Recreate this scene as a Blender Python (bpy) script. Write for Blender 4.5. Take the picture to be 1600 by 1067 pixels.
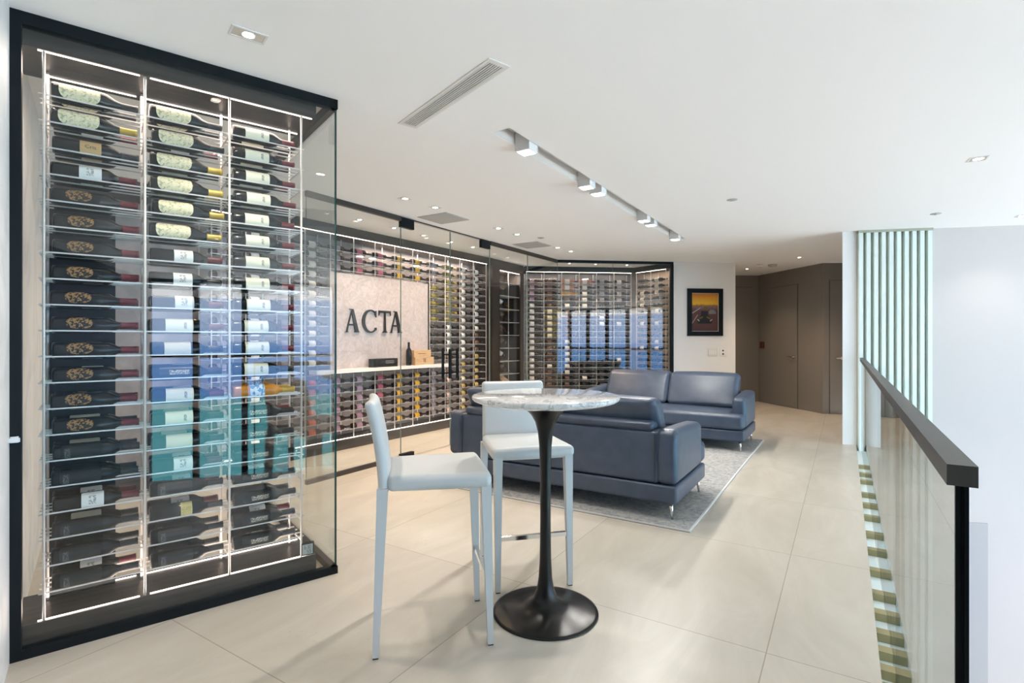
import bpy, bmesh, math, random
from mathutils import Vector, Matrix
random.seed(7)
PI = math.pi
SC = bpy.context.scene
COL = SC.collection
for o in list(bpy.data.objects): bpy.data.objects.remove(o)

# ------------------------------------------------------------------ camera
F = 825.0
HC = 1.32
cam_d = bpy.data.cameras.new('camera')
cam = bpy.data.objects.new('camera', cam_d); COL.objects.link(cam)
cam.location = (0, 0, HC); cam.rotation_euler = (PI/2, 0, 0)
cam_d.sensor_width = 36; cam_d.lens = 36*F/1600
cam_d.shift_y = -3.5/1600
cam_d.clip_start = 0.05
SC.camera = cam
SC.view_settings.view_transform = 'Standard'
SC.view_settings.look = 'None'
SC.view_settings.gamma = 1
SC.view_settings.use_curve_mapping = False
SC.view_settings.exposure = 0.7

# ------------------------------------------------------------------ world: sky over the sea, with an added white glow below
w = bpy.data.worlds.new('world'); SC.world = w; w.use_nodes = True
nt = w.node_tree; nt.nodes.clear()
tc = nt.nodes.new('ShaderNodeTexCoord'); sp = nt.nodes.new('ShaderNodeSeparateXYZ')
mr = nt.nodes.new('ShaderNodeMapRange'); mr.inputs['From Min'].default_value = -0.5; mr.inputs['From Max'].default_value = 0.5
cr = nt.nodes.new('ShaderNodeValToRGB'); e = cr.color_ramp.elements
e[0].position = 0.0; e[0].color = (2.9, 2.9, 3.0, 1)  # bright white bottom of the ramp, added to throw light on the ceiling
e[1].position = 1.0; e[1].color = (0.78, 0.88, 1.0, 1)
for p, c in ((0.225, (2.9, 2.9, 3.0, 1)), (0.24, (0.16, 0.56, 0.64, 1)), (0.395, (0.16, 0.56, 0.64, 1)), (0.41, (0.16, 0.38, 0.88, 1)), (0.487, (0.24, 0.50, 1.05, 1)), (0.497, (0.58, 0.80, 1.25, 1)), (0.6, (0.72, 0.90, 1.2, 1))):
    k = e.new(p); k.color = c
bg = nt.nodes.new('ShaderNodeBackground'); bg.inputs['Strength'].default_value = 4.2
out = nt.nodes.new('ShaderNodeOutputWorld')
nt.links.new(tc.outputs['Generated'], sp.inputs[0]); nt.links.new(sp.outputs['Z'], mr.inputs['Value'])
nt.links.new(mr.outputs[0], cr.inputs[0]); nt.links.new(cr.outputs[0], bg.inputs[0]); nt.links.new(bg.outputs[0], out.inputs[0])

# ------------------------------------------------------------------ plan of the place
H = 2.67
def unit(x, y):
    l = math.hypot(x, y); return (x/l, y/l)
D1 = unit(1048, 825); N1 = (-D1[1], D1[0])          # near display glass: along / into
D2 = unit(520, 825);  N2 = (-D2[1], D2[0])          # floor grid: along the railing / to the left
A1 = math.atan2(D1[1], D1[0]); A2 = math.atan2(D2[1], D2[0])
def uv(u, v, z=0.0): return Vector((u*D2[0]-v*N2[0], u*D2[1]-v*N2[1], z))
VE = 0.121                                          # floor edge at the void
B = Vector((-0.983, 2.98)); LCASE = 1.349
A = B - LCASE*Vector(D1)
Cc = Vector((0.77, 8.98)); Ee = Vector((2.817, 9.24)); Ff = Vector((3.96, 9.36))
D0 = Vector((-0.335, 8.797)); EA = Vector(unit(1.715, 2.547)); AA = math.atan2(EA.y, EA.x)
Dd1 = Vector((0.221, 9.735)); Dd2 = Vector((2.296, 9.97)); Er = Vector((2.80, 9.27))
G = D0 - 5.73*EA
FACO = Vector((5.815, -6.015))                      # facade line origin, runs along D2

# portal for the daylight coming through the facade
def add_light(name, kind, loc, power, color=(1,1,1), size=None, rot=None, parent=None, **kw):
    l = bpy.data.lights.new(name, kind); l.energy = power; l.color = color
    o = bpy.data.objects.new(name, l); COL.objects.link(o); o.location = loc
    if rot: o.rotation_euler = rot
    if size is not None:
        if kind == 'AREA':
            l.shape = 'RECTANGLE' if isinstance(size, tuple) else 'DISK'
            if isinstance(size, tuple): l.size, l.size_y = size
            else: l.size = size
        else: l.shadow_soft_size = size
    for k, v in kw.items(): setattr(l, k, v)
    if parent: o.parent = parent
    return o
pc = FACO + 7.0*Vector(D2)
po = add_light('window_portal', 'AREA', (pc.x+0.05, pc.y, -0.3), 1.0, size=(14.0, 6.0), rot=(PI/2, 0, A2+PI))
po.data.cycles.is_portal = True
# portal must face into the room (its -Z); rotation (90,0,a): -Z becomes horizontal
po.rotation_euler = (PI/2, 0, A2)

# ------------------------------------------------------------------ mesh helpers
class MB:
    def __init__(s): s.v = []; s.f = []; s.m = []; s.sm = []
    def add(s, vs, fs, mi=0, smooth=False, M=None):
        b = len(s.v)
        s.v += [tuple(M @ Vector(p)) if M else tuple(p) for p in vs]
        for f in fs: s.f.append([i+b for i in f]); s.m.append(mi); s.sm.append(smooth)
        return s
    def box(s, a, b, mi=0, M=None):
        x0, y0, z0 = [min(a[i], b[i]) for i in range(3)]; x1, y1, z1 = [max(a[i], b[i]) for i in range(3)]
        return s.add([(x0,y0,z0),(x1,y0,z0),(x1,y1,z0),(x0,y1,z0),(x0,y0,z1),(x1,y0,z1),(x1,y1,z1),(x0,y1,z1)],
                     [(0,3,2,1),(4,5,6,7),(0,1,5,4),(1,2,6,5),(2,3,7,6),(3,0,4,7)], mi, False, M)
    def prism(s, pts, z0, z1, mi=0, M=None):          # pts counter-clockwise in plan
        n = len(pts)
        vs = [(p[0], p[1], z0) for p in pts]+[(p[0], p[1], z1) for p in pts]
        fs = [tuple(reversed(range(n))), tuple(range(n, 2*n))]+[(i, (i+1) % n, n+(i+1) % n, n+i) for i in range(n)]
        return s.add(vs, fs, mi, False, M)
    def wallseg(s, p, q, th, z0, z1, mi=0):           # thickness th to the left of p->q
        d = (Vector(q)-Vector(p)).normalized(); n = Vector((-d.y, d.x))*th
        p = Vector(p); q = Vector(q)
        pts = [p, q, q+n, p+n] if th > 0 else [p, p+n, q+n, q]
        return s.prism([(a.x, a.y) for a in pts], z0, z1, mi)
    def tube(s, a, b, r0, r1=None, n=10, mi=0, M=None, caps=True):
        r1 = r0 if r1 is None else r1
        a = Vector(a); b = Vector(b); d = (b-a).normalized()
        x = d.orthogonal().normalized(); y = d.cross(x)
        vs = []
        for c, r in ((a, r0), (b, r1)):
            for i in range(n):
                t = 2*PI*i/n; vs.append(c+x*r*math.cos(t)+y*r*math.sin(t))
        s.add(vs, [(i, (i+1) % n, n+(i+1) % n, n+i) for i in range(n)], mi, True, M)
        if caps: s.add(vs, [tuple(reversed(range(n))), tuple(range(n, 2*n))], mi, False, M)
        return s
    def taper(s, a, b, wa, wb, mi=0, M=None):          # square section bar; wa/wb = (x,y) widths
        vs = []
        for c, (wx, wy) in ((a, wa), (b, wb)):
            for sx, sy in ((-1,-1),(1,-1),(1,1),(-1,1)): vs.append((c[0]+sx*wx/2, c[1]+sy*wy/2, c[2]))
        f = [(0,1,5,4),(1,2,6,5),(2,3,7,6),(3,0,4,7),(0,3,2,1),(4,5,6,7)]
        if a[2] > b[2]: f = [tuple(reversed(q)) for q in f]
        return s.add(vs, f, mi, False, M)
    def lathe(s, prof, n=24, axis='z', mi=None, M=None, smooth=True):
        vs = []
        for (h, r) in prof:
            for i in range(n):
                t = 2*PI*i/n
                if axis == 'z': vs.append((r*math.cos(t), r*math.sin(t), h))
                else: vs.append((h, r*math.cos(t), r*math.sin(t)))
        for k in range(len(prof)-1):
            m = 0 if mi is None else (mi if isinstance(mi, int) else mi(0.5*(prof[k][0]+prof[k+1][0])))
            fs = [(k*n+i, k*n+(i+1) % n, (k+1)*n+(i+1) % n, (k+1)*n+i) for i in range(n)]
            b = len(s.v)
            if k == 0: base = b; s.v += [tuple(M @ Vector(p)) if M else tuple(p) for p in vs]
            for f in fs: s.f.append([i+base for i in f]); s.m.append(m); s.sm.append(smooth)
        return s
    def rbox(s, a, b, r, n=3, m=5, bulge=(0,0,0), mi=0, M=None, fn=None):
        lo = Vector([min(a[i], b[i]) for i in range(3)]); hi = Vector([max(a[i], b[i]) for i in range(3)])
        c = (lo+hi)/2; h = (hi-lo)/2; r = min(r, min(h)*0.999)
        def coords(hh):
            L = []
            for i in range(n): L.append(-hh + r*(1-math.tan(PI/4*(1-i/n))))
            k = m if isinstance(m, int) else m
            for i in range(k+1): L.append(-(hh-r)+2*(hh-r)*i/k)
            for i in range(1, n+1): L.append(hh - r*(1-math.tan(PI/4*i/n)))
            return L
        Cs = [coords(h[i]) for i in range(3)]
        for ax in range(3):
            u, v = (ax+1) % 3, (ax+2) % 3
            for sg in (-1, 1):
                vs = []; nu, nv = len(Cs[u]), len(Cs[v])
                for i in range(nu):
                    for j in range(nv):
                        q = Vector((0, 0, 0)); q[ax] = sg*h[ax]; q[u] = Cs[u][i]; q[v] = Cs[v][j]
                        inner = Vector([max(-(h[k]-r), min(h[k]-r, q[k])) for k in range(3)])
                        d = q-inner
                        if d.length > 1e-9: q = inner+d.normalized()*r
                        wgt = (1-(Cs[u][i]/h[u])**2)*(1-(Cs[v][j]/h[v])**2)
                        q[ax] += sg*bulge[ax]*wgt
                        p = q+c
                        if fn: p = fn(p)
                        vs.append(p)
                fs = []
                for i in range(nu-1):
                    for j in range(nv-1):
                        f = (i*nv+j, (i+1)*nv+j, (i+1)*nv+j+1, i*nv+j+1)
                        fs.append(f if sg > 0 else tuple(reversed(f)))
                s.add(vs, fs, mi, True, M)
        return s
    def mesh(s, name, mats):
        me = bpy.data.meshes.new(name); me.from_pydata(s.v, [], s.f)
        for m in (mats if isinstance(mats, (list, tuple)) else [mats]): me.materials.append(m)
        me.polygons.foreach_set('material_index', s.m); me.polygons.foreach_set('use_smooth', s.sm)
        me.update()
        bm = bmesh.new(); bm.from_mesh(me); bmesh.ops.remove_doubles(bm, verts=bm.verts, dist=1e-5)
        bm.to_mesh(me); bm.free(); return me
    def build(s, name, mats, parent=None, loc=None, rz=0.0):
        return link(name, s.mesh(name, mats), parent, loc, rz)
def link(name, me, parent=None, loc=None, rz=0.0):
    o = bpy.data.objects.new(name, me); COL.objects.link(o)
    if loc is not None: o.location = loc
    o.rotation_euler.z = rz
    if parent: o.parent = parent
    return o
def tag(o, label, cat, group=None, kind=None):
    o['label'] = label; o['category'] = cat
    if group: o['group'] = group
    if kind: o['kind'] = kind
    return o
def thing(name, label, cat, loc=(0,0,0), rz=0.0, group=None):
    o = bpy.data.objects.new(name, None); COL.objects.link(o)
    o.empty_display_size = 0.05; o.location = loc; o.rotation_euler.z = rz
    return tag(o, label, cat, group)
def struct(o): o['kind'] = 'structure'; return o
ORD = ['first','second','third','fourth','fifth','sixth','seventh','eighth','ninth','tenth','eleventh','twelfth',
       'thirteenth','fourteenth','fifteenth','sixteenth','seventeenth','eighteenth','nineteenth','twentieth']

# ------------------------------------------------------------------ materials
def mat(name, col, rough=0.5, metal=0.0, emis=None, estr=0.0, spec=0.5, coat=0.0, bump=None):
    m = bpy.data.materials.new(name); m.use_nodes = True; t = m.node_tree; b = t.nodes['Principled BSDF']
    b.inputs['Base Color'].default_value = (*col, 1); b.inputs['Roughness'].default_value = rough
    b.inputs['Metallic'].default_value = metal; b.inputs['Specular IOR Level'].default_value = spec
    if coat: b.inputs['Coat Weight'].default_value = coat; b.inputs['Coat Roughness'].default_value = 0.08
    if emis: b.inputs['Emission Color'].default_value = (*emis, 1); b.inputs['Emission Strength'].default_value = estr
    if bump:
        n = t.nodes.new('ShaderNodeTexNoise'); n.inputs['Scale'].default_value = bump[0]; n.inputs['Detail'].default_value = 4
        tcn = t.nodes.new('ShaderNodeTexCoord'); t.links.new(tcn.outputs['Object'], n.inputs['Vector'])
        bp = t.nodes.new('ShaderNodeBump'); bp.inputs['Strength'].default_value = bump[1]; bp.inputs['Distance'].default_value = 0.002
        t.links.new(n.outputs['Fac'], bp.inputs['Height']); t.links.new(bp.outputs[0], b.inputs['Normal'])
    return m
def noisecol(m, cols, scale=5, detail=4, dist=0.0, coord='Object', stretch=(1,1,1), rot=(0,0,0), rough=0.5):
    t = m.node_tree; b = t.nodes['Principled BSDF']
    tcn = t.nodes.new('ShaderNodeTexCoord'); mp = t.nodes.new('ShaderNodeMapping')
    mp.inputs['Scale'].default_value = stretch; mp.inputs['Rotation'].default_value = rot
    n = t.nodes.new('ShaderNodeTexNoise'); n.inputs['Scale'].default_value = scale; n.inputs['Detail'].default_value = detail
    n.inputs['Roughness'].default_value = rough; n.inputs['Distortion'].default_value = dist
    r = t.nodes.new('ShaderNodeValToRGB'); el = r.color_ramp.elements
    el[0].position = cols[0][0]; el[0].color = (*cols[0][1], 1); el[1].position = cols[-1][0]; el[1].color = (*cols[-1][1], 1)
    for p, c in cols[1:-1]: k = el.new(p); k.color = (*c, 1)
    t.links.new(tcn.outputs[coord], mp.inputs[0]); t.links.new(mp.outputs[0], n.inputs['Vector'])
    t.links.new(n.outputs['Fac'], r.inputs[0]); t.links.new(r.outputs[0], b.inputs['Base Color'])
    return r, n, mp
def glassmat(name, tint=(0.975, 0.99, 0.985), f0=0.045):
    m = bpy.data.materials.new(name); m.use_nodes = True; t = m.node_tree; t.nodes.clear()
    lw = t.nodes.new('ShaderNodeLayerWeight'); lw.inputs['Blend'].default_value = 0.5
    pw = t.nodes.new('ShaderNodeMath'); pw.operation = 'POWER'; pw.inputs[1].default_value = 5
    ma = t.nodes.new('ShaderNodeMath'); ma.operation = 'MULTIPLY_ADD'; ma.inputs[1].default_value = 1-f0; ma.inputs[2].default_value = f0
    tr = t.nodes.new('ShaderNodeBsdfTransparent'); tr.inputs[0].default_value = (*tint, 1)
    gl = t.nodes.new('ShaderNodeBsdfGlossy'); gl.inputs['Roughness'].default_value = 0.0
    mx = t.nodes.new('ShaderNodeMixShader'); o = t.nodes.new('ShaderNodeOutputMaterial')
    t.links.new(lw.outputs['Facing'], pw.inputs[0]); t.links.new(pw.outputs[0], ma.inputs[0]); t.links.new(ma.outputs[0], mx.inputs[0])
    t.links.new(tr.outputs[0], mx.inputs[1]); t.links.new(gl.outputs[0], mx.inputs[2]); t.links.new(mx.outputs[0], o.inputs[0])
    return m
M = {}
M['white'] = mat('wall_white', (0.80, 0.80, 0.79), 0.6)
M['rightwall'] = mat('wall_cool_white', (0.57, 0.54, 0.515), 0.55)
M['ceiling'] = mat('ceiling_white', (0.88, 0.885, 0.895), 0.7)
M['taupe'] = mat('taupe_panel', (0.20, 0.185, 0.17), 0.55)
M['darkpanel'] = mat('dark_wood_panelling', (0.035, 0.028, 0.024), 0.5)
M['gap'] = mat('shadow_gap', (0.02, 0.018, 0.016), 0.8)
M['black'] = mat('black_frame', (0.004, 0.007, 0.009), 0.4, spec=0.2)
M['blackmatte'] = mat('black_lacquer', (0.007, 0.006, 0.006), 0.28, coat=0.0, spec=0.35)
M['brownfascia'] = mat('dark_bronze_fascia', (0.035, 0.026, 0.021), 0.45)
M['steel'] = mat('brushed_dark_steel', (0.085, 0.075, 0.068), 0.38, metal=0.75)
noisecol(M['steel'], [(0.3, (0.030, 0.027, 0.026)), (0.7, (0.075, 0.066, 0.060))], 6, 5, stretch=(0.3, 6, 6))
M['rod'] = mat('white_rod', (0.70, 0.67, 0.65), 0.35, metal=0.2)
M['rail'] = mat('satin_rail', (0.66, 0.63, 0.61), 0.35, metal=0.4)
M['led'] = mat('warm_light_strip', (1, 1, 1), 0.5, emis=(1.0, 0.80, 0.70), estr=4.5)
M['bulb'] = mat('lamp_glow', (1, 1, 1), 0.5, emis=(1.0, 0.88, 0.72), estr=14)
M['bulbcool'] = mat('lamp_panel_glow', (1, 1, 1), 0.5, emis=(1.0, 0.98, 0.95), estr=5)
M['trimwhite'] = mat('white_metal', (0.72, 0.71, 0.70), 0.4)
M['grey'] = mat('grey_grille', (0.42, 0.43, 0.43), 0.6)
M['recess'] = mat('lamp_recess', (0.62, 0.56, 0.50), 0.5)
M['slot'] = mat('grille_slot_dark', (0.02, 0.02, 0.02), 0.7)
M['glass'] = glassmat('clear_glass', f0=0.036)
M['railglass'] = glassmat('railing_glass', (0.93, 0.98, 0.97), 0.06)
M['edge'] = mat('glass_edge_green', (0.01, 0.07, 0.055), 0.15)
M['edgepale'] = mat('glass_edge_pale', (0.22, 0.30, 0.28), 0.2)
M['chrome'] = mat('chrome', (0.8, 0.8, 0.8), 0.12, metal=1)
M['brass'] = mat('aged_brass_clamp', (0.42, 0.36, 0.20), 0.4, metal=0.5)
M['stoolleather'] = mat('pale_leather', (0.56, 0.575, 0.57), 0.42, bump=(350, 0.15))
M['rubber'] = mat('black_rubber', (0.02, 0.02, 0.02), 0.7)
M['leather'] = mat('slate_blue_leather', (0.045, 0.065, 0.10), 0.36, bump=(260, 0.25), spec=0.5)
noisecol(M['leather'], [(0.3, (0.041, 0.061, 0.097)), (0.7, (0.060, 0.083, 0.128))], 9, 5)
M['seam'] = mat('leather_seam', (0.03, 0.04, 0.055), 0.5)
M['counter'] = mat('white_counter', (0.8, 0.76, 0.72), 0.25)
M['wood'] = mat('pine_crate', (0.55, 0.34, 0.18), 0.55)
noisecol(M['wood'], [(0.3, (0.50, 0.30, 0.15)), (0.7, (0.66, 0.43, 0.24))], 8, 4, stretch=(1, 12, 12))
M['darkprint'] = mat('dark_print', (0.06, 0.03, 0.02), 0.6)
M['letter'] = mat('letter_black', (0.012, 0.010, 0.010), 0.4)
M['slat'] = mat('pale_green_slat', (0.72, 0.80, 0.75), 0.45)
M['slatback'] = mat('olive_slat_back', (0.36, 0.38, 0.30), 0.6)
M['channel'] = mat('white_channel', (0.85, 0.92, 0.93), 0.35)
M['handrail'] = mat('dark_bronze_handrail', (0.10, 0.096, 0.092), 0.42, metal=0.5, bump=(900, 0.3))
M['ink'] = mat('lcd_ink', (0.03, 0.035, 0.04), 0.6)
M['lcd'] = mat('lcd_screen', (0.42, 0.47, 0.46), 0.3)
M['red'] = mat('alarm_red', (0.07, 0.015, 0.010), 0.5)
M['plate'] = mat('switch_plate', (0.72, 0.71, 0.64), 0.4)
M['platew'] = mat('outlet_plate', (0.80, 0.80, 0.80), 0.4)

# stone floor: large square tiles on the floor grid
fm = mat('limestone_floor', (0.6, 0.55, 0.48), 0.32, spec=0.4)
r_, n_, mp_ = noisecol(fm, [(0.25, (0.46, 0.425, 0.36)), (0.5, (0.54, 0.50, 0.435)), (0.75, (0.62, 0.585, 0.52))], 1.6, 9, 1.2, stretch=(0.6, 1.6, 1), rot=(0, 0, 0), rough=0.62)
t = fm.node_tree; b = t.nodes['Principled BSDF']
tcn = t.nodes.new('ShaderNodeTexCoord'); mpp = t.nodes.new('ShaderNodeMapping')
br = t.nodes.new('ShaderNodeTexBrick'); br.offset = 0.0; br.squash = 1.0
br.inputs['Scale'].default_value = 1; br.inputs['Brick Width'].default_value = 1.2; br.inputs['Row Height'].default_value = 1.2
br.inputs['Mortar Size'].default_value = 0.0028; br.inputs['Mortar Smooth'].default_value = 0.3
br.inputs['Color1'].default_value = (1, 1, 1, 1); br.inputs['Color2'].default_value = (0.93, 0.925, 0.915, 1); br.inputs['Mortar'].default_value = (0.60, 0.56, 0.50, 1)
mpp.vector_type = 'POINT'; mpp.inputs['Location'].default_value = (-1.25+2.4*4, 0.92+1.2*8, 0)
mixc = t.nodes.new('ShaderNodeMix'); mixc.data_type = 'RGBA'; mixc.blend_type = 'MULTIPLY'; mixc.inputs[0].default_value = 1
t.links.new(tcn.outputs['Object'], mpp.inputs[0]); t.links.new(mpp.outputs[0], br.inputs['Vector'])
t.links.new(r_.outputs[0], mixc.inputs[6]); t.links.new(br.outputs['Color'], mixc.inputs[7]); t.links.new(mixc.outputs[2], b.inputs['Base Color'])
# small pits in the stone
n2 = t.nodes.new('ShaderNodeTexNoise'); n2.inputs['Scale'].default_value = 45; n2.inputs['Detail'].default_value = 3
n3 = t.nodes.new('ShaderNodeTexNoise'); n3.inputs['Scale'].default_value = 2.2
t.links.new(tcn.outputs['Object'], n2.inputs['Vector']); t.links.new(tcn.outputs['Object'], n3.inputs['Vector'])
mu = t.nodes.new('ShaderNodeMath'); mu.operation = 'MULTIPLY'; t.links.new(n2.outputs['Fac'], mu.inputs[0]); t.links.new(n3.outputs['Fac'], mu.inputs[1])
mrr = t.nodes.new('ShaderNodeMapRange'); mrr.inputs['From Min'].default_value = 0.40; mrr.inputs['From Max'].default_value = 0.48; mrr.inputs['To Min'].default_value = 0; mrr.inputs['To Max'].default_value = 0.35
t.links.new(mu.outputs[0], mrr.inputs['Value'])
mx2 = t.nodes.new('ShaderNodeMix'); mx2.data_type = 'RGBA'; mx2.inputs[7].default_value = (0.36, 0.32, 0.26, 1)
t.links.new(mrr.outputs[0], mx2.inputs[0]); t.links.new(mixc.outputs[2], mx2.inputs[6]); t.links.new(mx2.outputs[2], b.inputs['Base Color'])
M['floor'] = fm
# pale marble tile of the left wall
M['marblewall'] = mat('pale_marble_wall', (0.75, 0.74, 0.72), 0.35)
M['marblewall'].node_tree.nodes['Principled BSDF'].inputs['Roughness'].default_value = 0.6
noisecol(M['marblewall'], [(0.3, (0.60, 0.60, 0.60)), (0.5, (0.74, 0.73, 0.72)), (0.7, (0.80, 0.79, 0.78))], 2.5, 8, 1.5)
# onyx panel
M['onyx'] = mat('backlit_stone', (0.8, 0.7, 0.62), 0.3, emis=(1.0, 0.80, 0.72), estr=0.03)
noisecol(M['onyx'], [(0.3, (0.36, 0.29, 0.275)), (0.5, (0.47, 0.405, 0.39)), (0.72, (0.58, 0.53, 0.52))], 9, 10, 1.8, rough=0.7)
M['cellarwall'] = mat('cellar_back_wall', (0.60, 0.52, 0.47), 0.5)
noisecol(M['cellarwall'], [(0.3, (0.20, 0.17, 0.155)), (0.7, (0.33, 0.28, 0.26))], 4, 8, 1.0)
M['oakwall'] = mat('warm_oak_side', (0.50, 0.38, 0.28), 0.5)
# table marble
mm = mat('white_veined_marble', (0.8, 0.8, 0.8), 0.08, coat=0.4)
r1, n1_, mp1 = noisecol(mm, [(0.36, (0.62, 0.63, 0.64)), (0.47, (0.80, 0.80, 0.79)), (0.50, (0.40, 0.41, 0.43)), (0.53, (0.80, 0.80, 0.79)), (0.70, (0.66, 0.67, 0.68))], 4.5, 9, 1.2, stretch=(1.6, 0.8, 1), rot=(0, 0, 0.5), rough=0.6)
M['marble'] = mm
# rug
rm = mat('distressed_rug', (0.5, 0.5, 0.5), 0.95, spec=0.1)
noisecol(rm, [(0.34, (0.14, 0.17, 0.20)), (0.47, (0.33, 0.34, 0.345)), (0.58, (0.46, 0.44, 0.41)), (0.70, (0.56, 0.52, 0.47))], 26, 10, 0.6, rough=0.8)
M['rug'] = rm
M['rugedge'] = mat('rug_binding', (0.62, 0.63, 0.63), 0.9)
M['rugunder'] = mat('rug_dark_backing', (0.05, 0.055, 0.06), 0.9)

# bottle glass, foils, labels
M['bglass'] = mat('dark_bottle_glass', (0.004, 0.006, 0.007), 0.09, spec=0.32)
M['bglassmatte'] = mat('black_matte_bottle', (0.006, 0.008, 0.010), 0.26, spec=0.3)
M['bglassamber'] = mat('amber_wine_glass', (0.55, 0.22, 0.02), 0.12)
M['bglassolive'] = mat('olive_bottle_glass', (0.12, 0.10, 0.02), 0.2)
M['bglassrose'] = mat('rose_wine_glass', (0.55, 0.20, 0.12), 0.15)
M['bglassbrown'] = mat('brown_bottle_glass', (0.035, 0.018, 0.012), 0.25)
M['foilblack'] = mat('black_foil', (0.012, 0.014, 0.018), 0.35)
M['foilred'] = mat('burgundy_foil', (0.13, 0.010, 0.020), 0.38)
M['foilgold'] = mat('gold_foil', (0.55, 0.38, 0.08), 0.35, metal=0.4)
M['foilwhite'] = mat('white_foil', (0.75, 0.73, 0.70), 0.4)
def printlabel(name, base, ink, box=None, scale=220, thr=0.52, amount=0.8, stretch=(1,1,1), rough=0.6):
    m = mat(name, base, rough, spec=0.3); t = m.node_tree; b = t.nodes['Principled BSDF']
    c = t.nodes.new('ShaderNodeTexCoord'); mp = t.nodes.new('ShaderNodeMapping'); mp.inputs['Scale'].default_value = stretch
    n = t.nodes.new('ShaderNodeTexNoise'); n.inputs['Scale'].default_value = scale; n.inputs['Detail'].default_value = 3
    t.links.new(c.outputs['Object'], mp.inputs[0]); t.links.new(mp.outputs[0], n.inputs['Vector'])
    g = t.nodes.new('ShaderNodeMath'); g.operation = 'GREATER_THAN'; g.inputs[1].default_value = thr; t.links.new(n.outputs['Fac'], g.inputs[0])
    cur = g.outputs[0]
    if box:
        s = t.nodes.new('ShaderNodeSeparateXYZ'); t.links.new(c.outputs['Object'], s.inputs[0])
        for ax, (lo, hi) in zip(('X', 'Z'), box):
            for op, val in (('GREATER_THAN', lo), ('LESS_THAN', hi)):
                q = t.nodes.new('ShaderNodeMath'); q.operation = op; q.inputs[1].default_value = val; t.links.new(s.outputs[ax], q.inputs[0])
                p = t.nodes.new('ShaderNodeMath'); p.operation = 'MULTIPLY'; t.links.new(cur, p.inputs[0]); t.links.new(q.outputs[0], p.inputs[1]); cur = p.outputs[0]
    p = t.nodes.new('ShaderNodeMath'); p.operation = 'MULTIPLY'; p.inputs[1].default_value = amount; t.links.new(cur, p.inputs[0])
    x = t.nodes.new('ShaderNodeMix'); x.data_type = 'RGBA'; x.inputs[6].default_value = (*base, 1); x.inputs[7].default_value = (*ink, 1)
    t.links.new(p.outputs[0], x.inputs[0]); t.links.new(x.outputs[2], b.inputs['Base Color']); return m
M['lab_oval'] = mat('cream_art_label', (0.7, 0.66, 0.5), 0.55)
noisecol(M['lab_oval'], [(0.38, (0.30, 0.33, 0.22)), (0.46, (0.62, 0.56, 0.34)), (0.55, (0.74, 0.70, 0.54)), (0.65, (0.60, 0.52, 0.28))], 75, 6, 1.0)
M['lab_square'] = printlabel('cream_square_label', (0.74, 0.72, 0.58), (0.05, 0.05, 0.04), ((0.018, 0.030), (-0.012, 0.02)), 260, 0.47)
M['lab_white'] = printlabel('white_portrait_label', (0.74, 0.74, 0.72), (0.22, 0.22, 0.22), ((-0.014, 0.012), (-0.010, 0.026)), 150, 0.48, 0.75)
M['lab_tan'] = mat('tan_label', (0.52, 0.33, 0.15), 0.6)
M['lab_yellow'] = printlabel('yellow_label', (0.70, 0.58, 0.24), (0.3, 0.2, 0.05), ((-0.02, 0.02), (-0.02, 0.02)), 260, 0.54)
M['lab_crest'] = printlabel('bronze_crest_print', (0.010, 0.011, 0.011), (0.34, 0.19, 0.08), None, 120, 0.50, 0.9, rough=0.3)
M['lab_script'] = printlabel('pale_script_print', (0.010, 0.012, 0.015), (0.62, 0.56, 0.46), ((-0.03, 0.055), (-0.008, 0.014)), 260, 0.51, 1.0, rough=0.3)
M['lab_grey'] = printlabel('faint_grey_print', (0.014, 0.016, 0.018), (0.20, 0.20, 0.20), ((-0.06, -0.04), (-0.02, 0.02)), 300, 0.5, 0.6, rough=0.3)
M['lab_blue'] = printlabel('blue_white_label', (0.70, 0.76, 0.80), (0.08, 0.28, 0.50), None, 60, 0.52, 0.9)
for k, c in dict(pink=(0.42, 0.10, 0.15), mauve=(0.36, 0.22, 0.30), amber=(0.72, 0.40, 0.03), greyl=(0.26, 0.23, 0.26), whitel=(0.78, 0.74, 0.68), olive=(0.20, 0.17, 0.04),
                 goldl=(0.45, 0.33, 0.10), brownl=(0.16, 0.09, 0.06), orange=(0.60, 0.10, 0.03), black=(0.012, 0.012, 0.012), rosel=(0.66, 0.45, 0.38), cream=(0.68, 0.62, 0.48)).items():
    M['lab_'+k] = mat('label_'+k, c, 0.55)

# ------------------------------------------------------------------ setting
# floor slab in the frame (u, v): u along D2, v to the right
mb = MB(); mb.box((-8, -9, -0.32), (13, VE, 0))
FLROT = A2
def to_local(mbx): return mbx
# local frame of floor: x = u, y = -v  (so that +y is N2)
mb = MB(); mb.box((-9, -VE, -0.32), (13.5, 9.5, 0))
o = struct(mb.build('floor', M['floor'], rz=FLROT))
mb = MB(); mb.box((-9, -14, -3.5), (13.5, 9.5, -3.3))
o = struct(mb.build('floor_lower', M['floor'], rz=FLROT))
# ceiling with the long light slot left open
SU0 = -0.07*D2[0]+3.41*D2[1]; SV = 0.0
c0 = Vector((-0.07, 3.41)); su0 = c0.x*D2[0]+c0.y*D2[1]; sy = c0.x*N2[0]+c0.y*N2[1]; su1 = su0+4.40; hw = 0.068
mb = MB()
mb.box((-9, -14, H), (su0, 9.5, H+0.2)); mb.box((su1, -14, H), (13.5, 9.5, H+0.2))
mb.box((su0, -14, H), (su1, sy-hw, H+0.2)); mb.box((su0, sy+hw, H), (su1, 9.5, H+0.2))
mb.box((su0, sy-hw, H+0.09), (su1, sy+hw, H+0.2))
struct(mb.build('ceiling', M['ceiling'], rz=A2))

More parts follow.
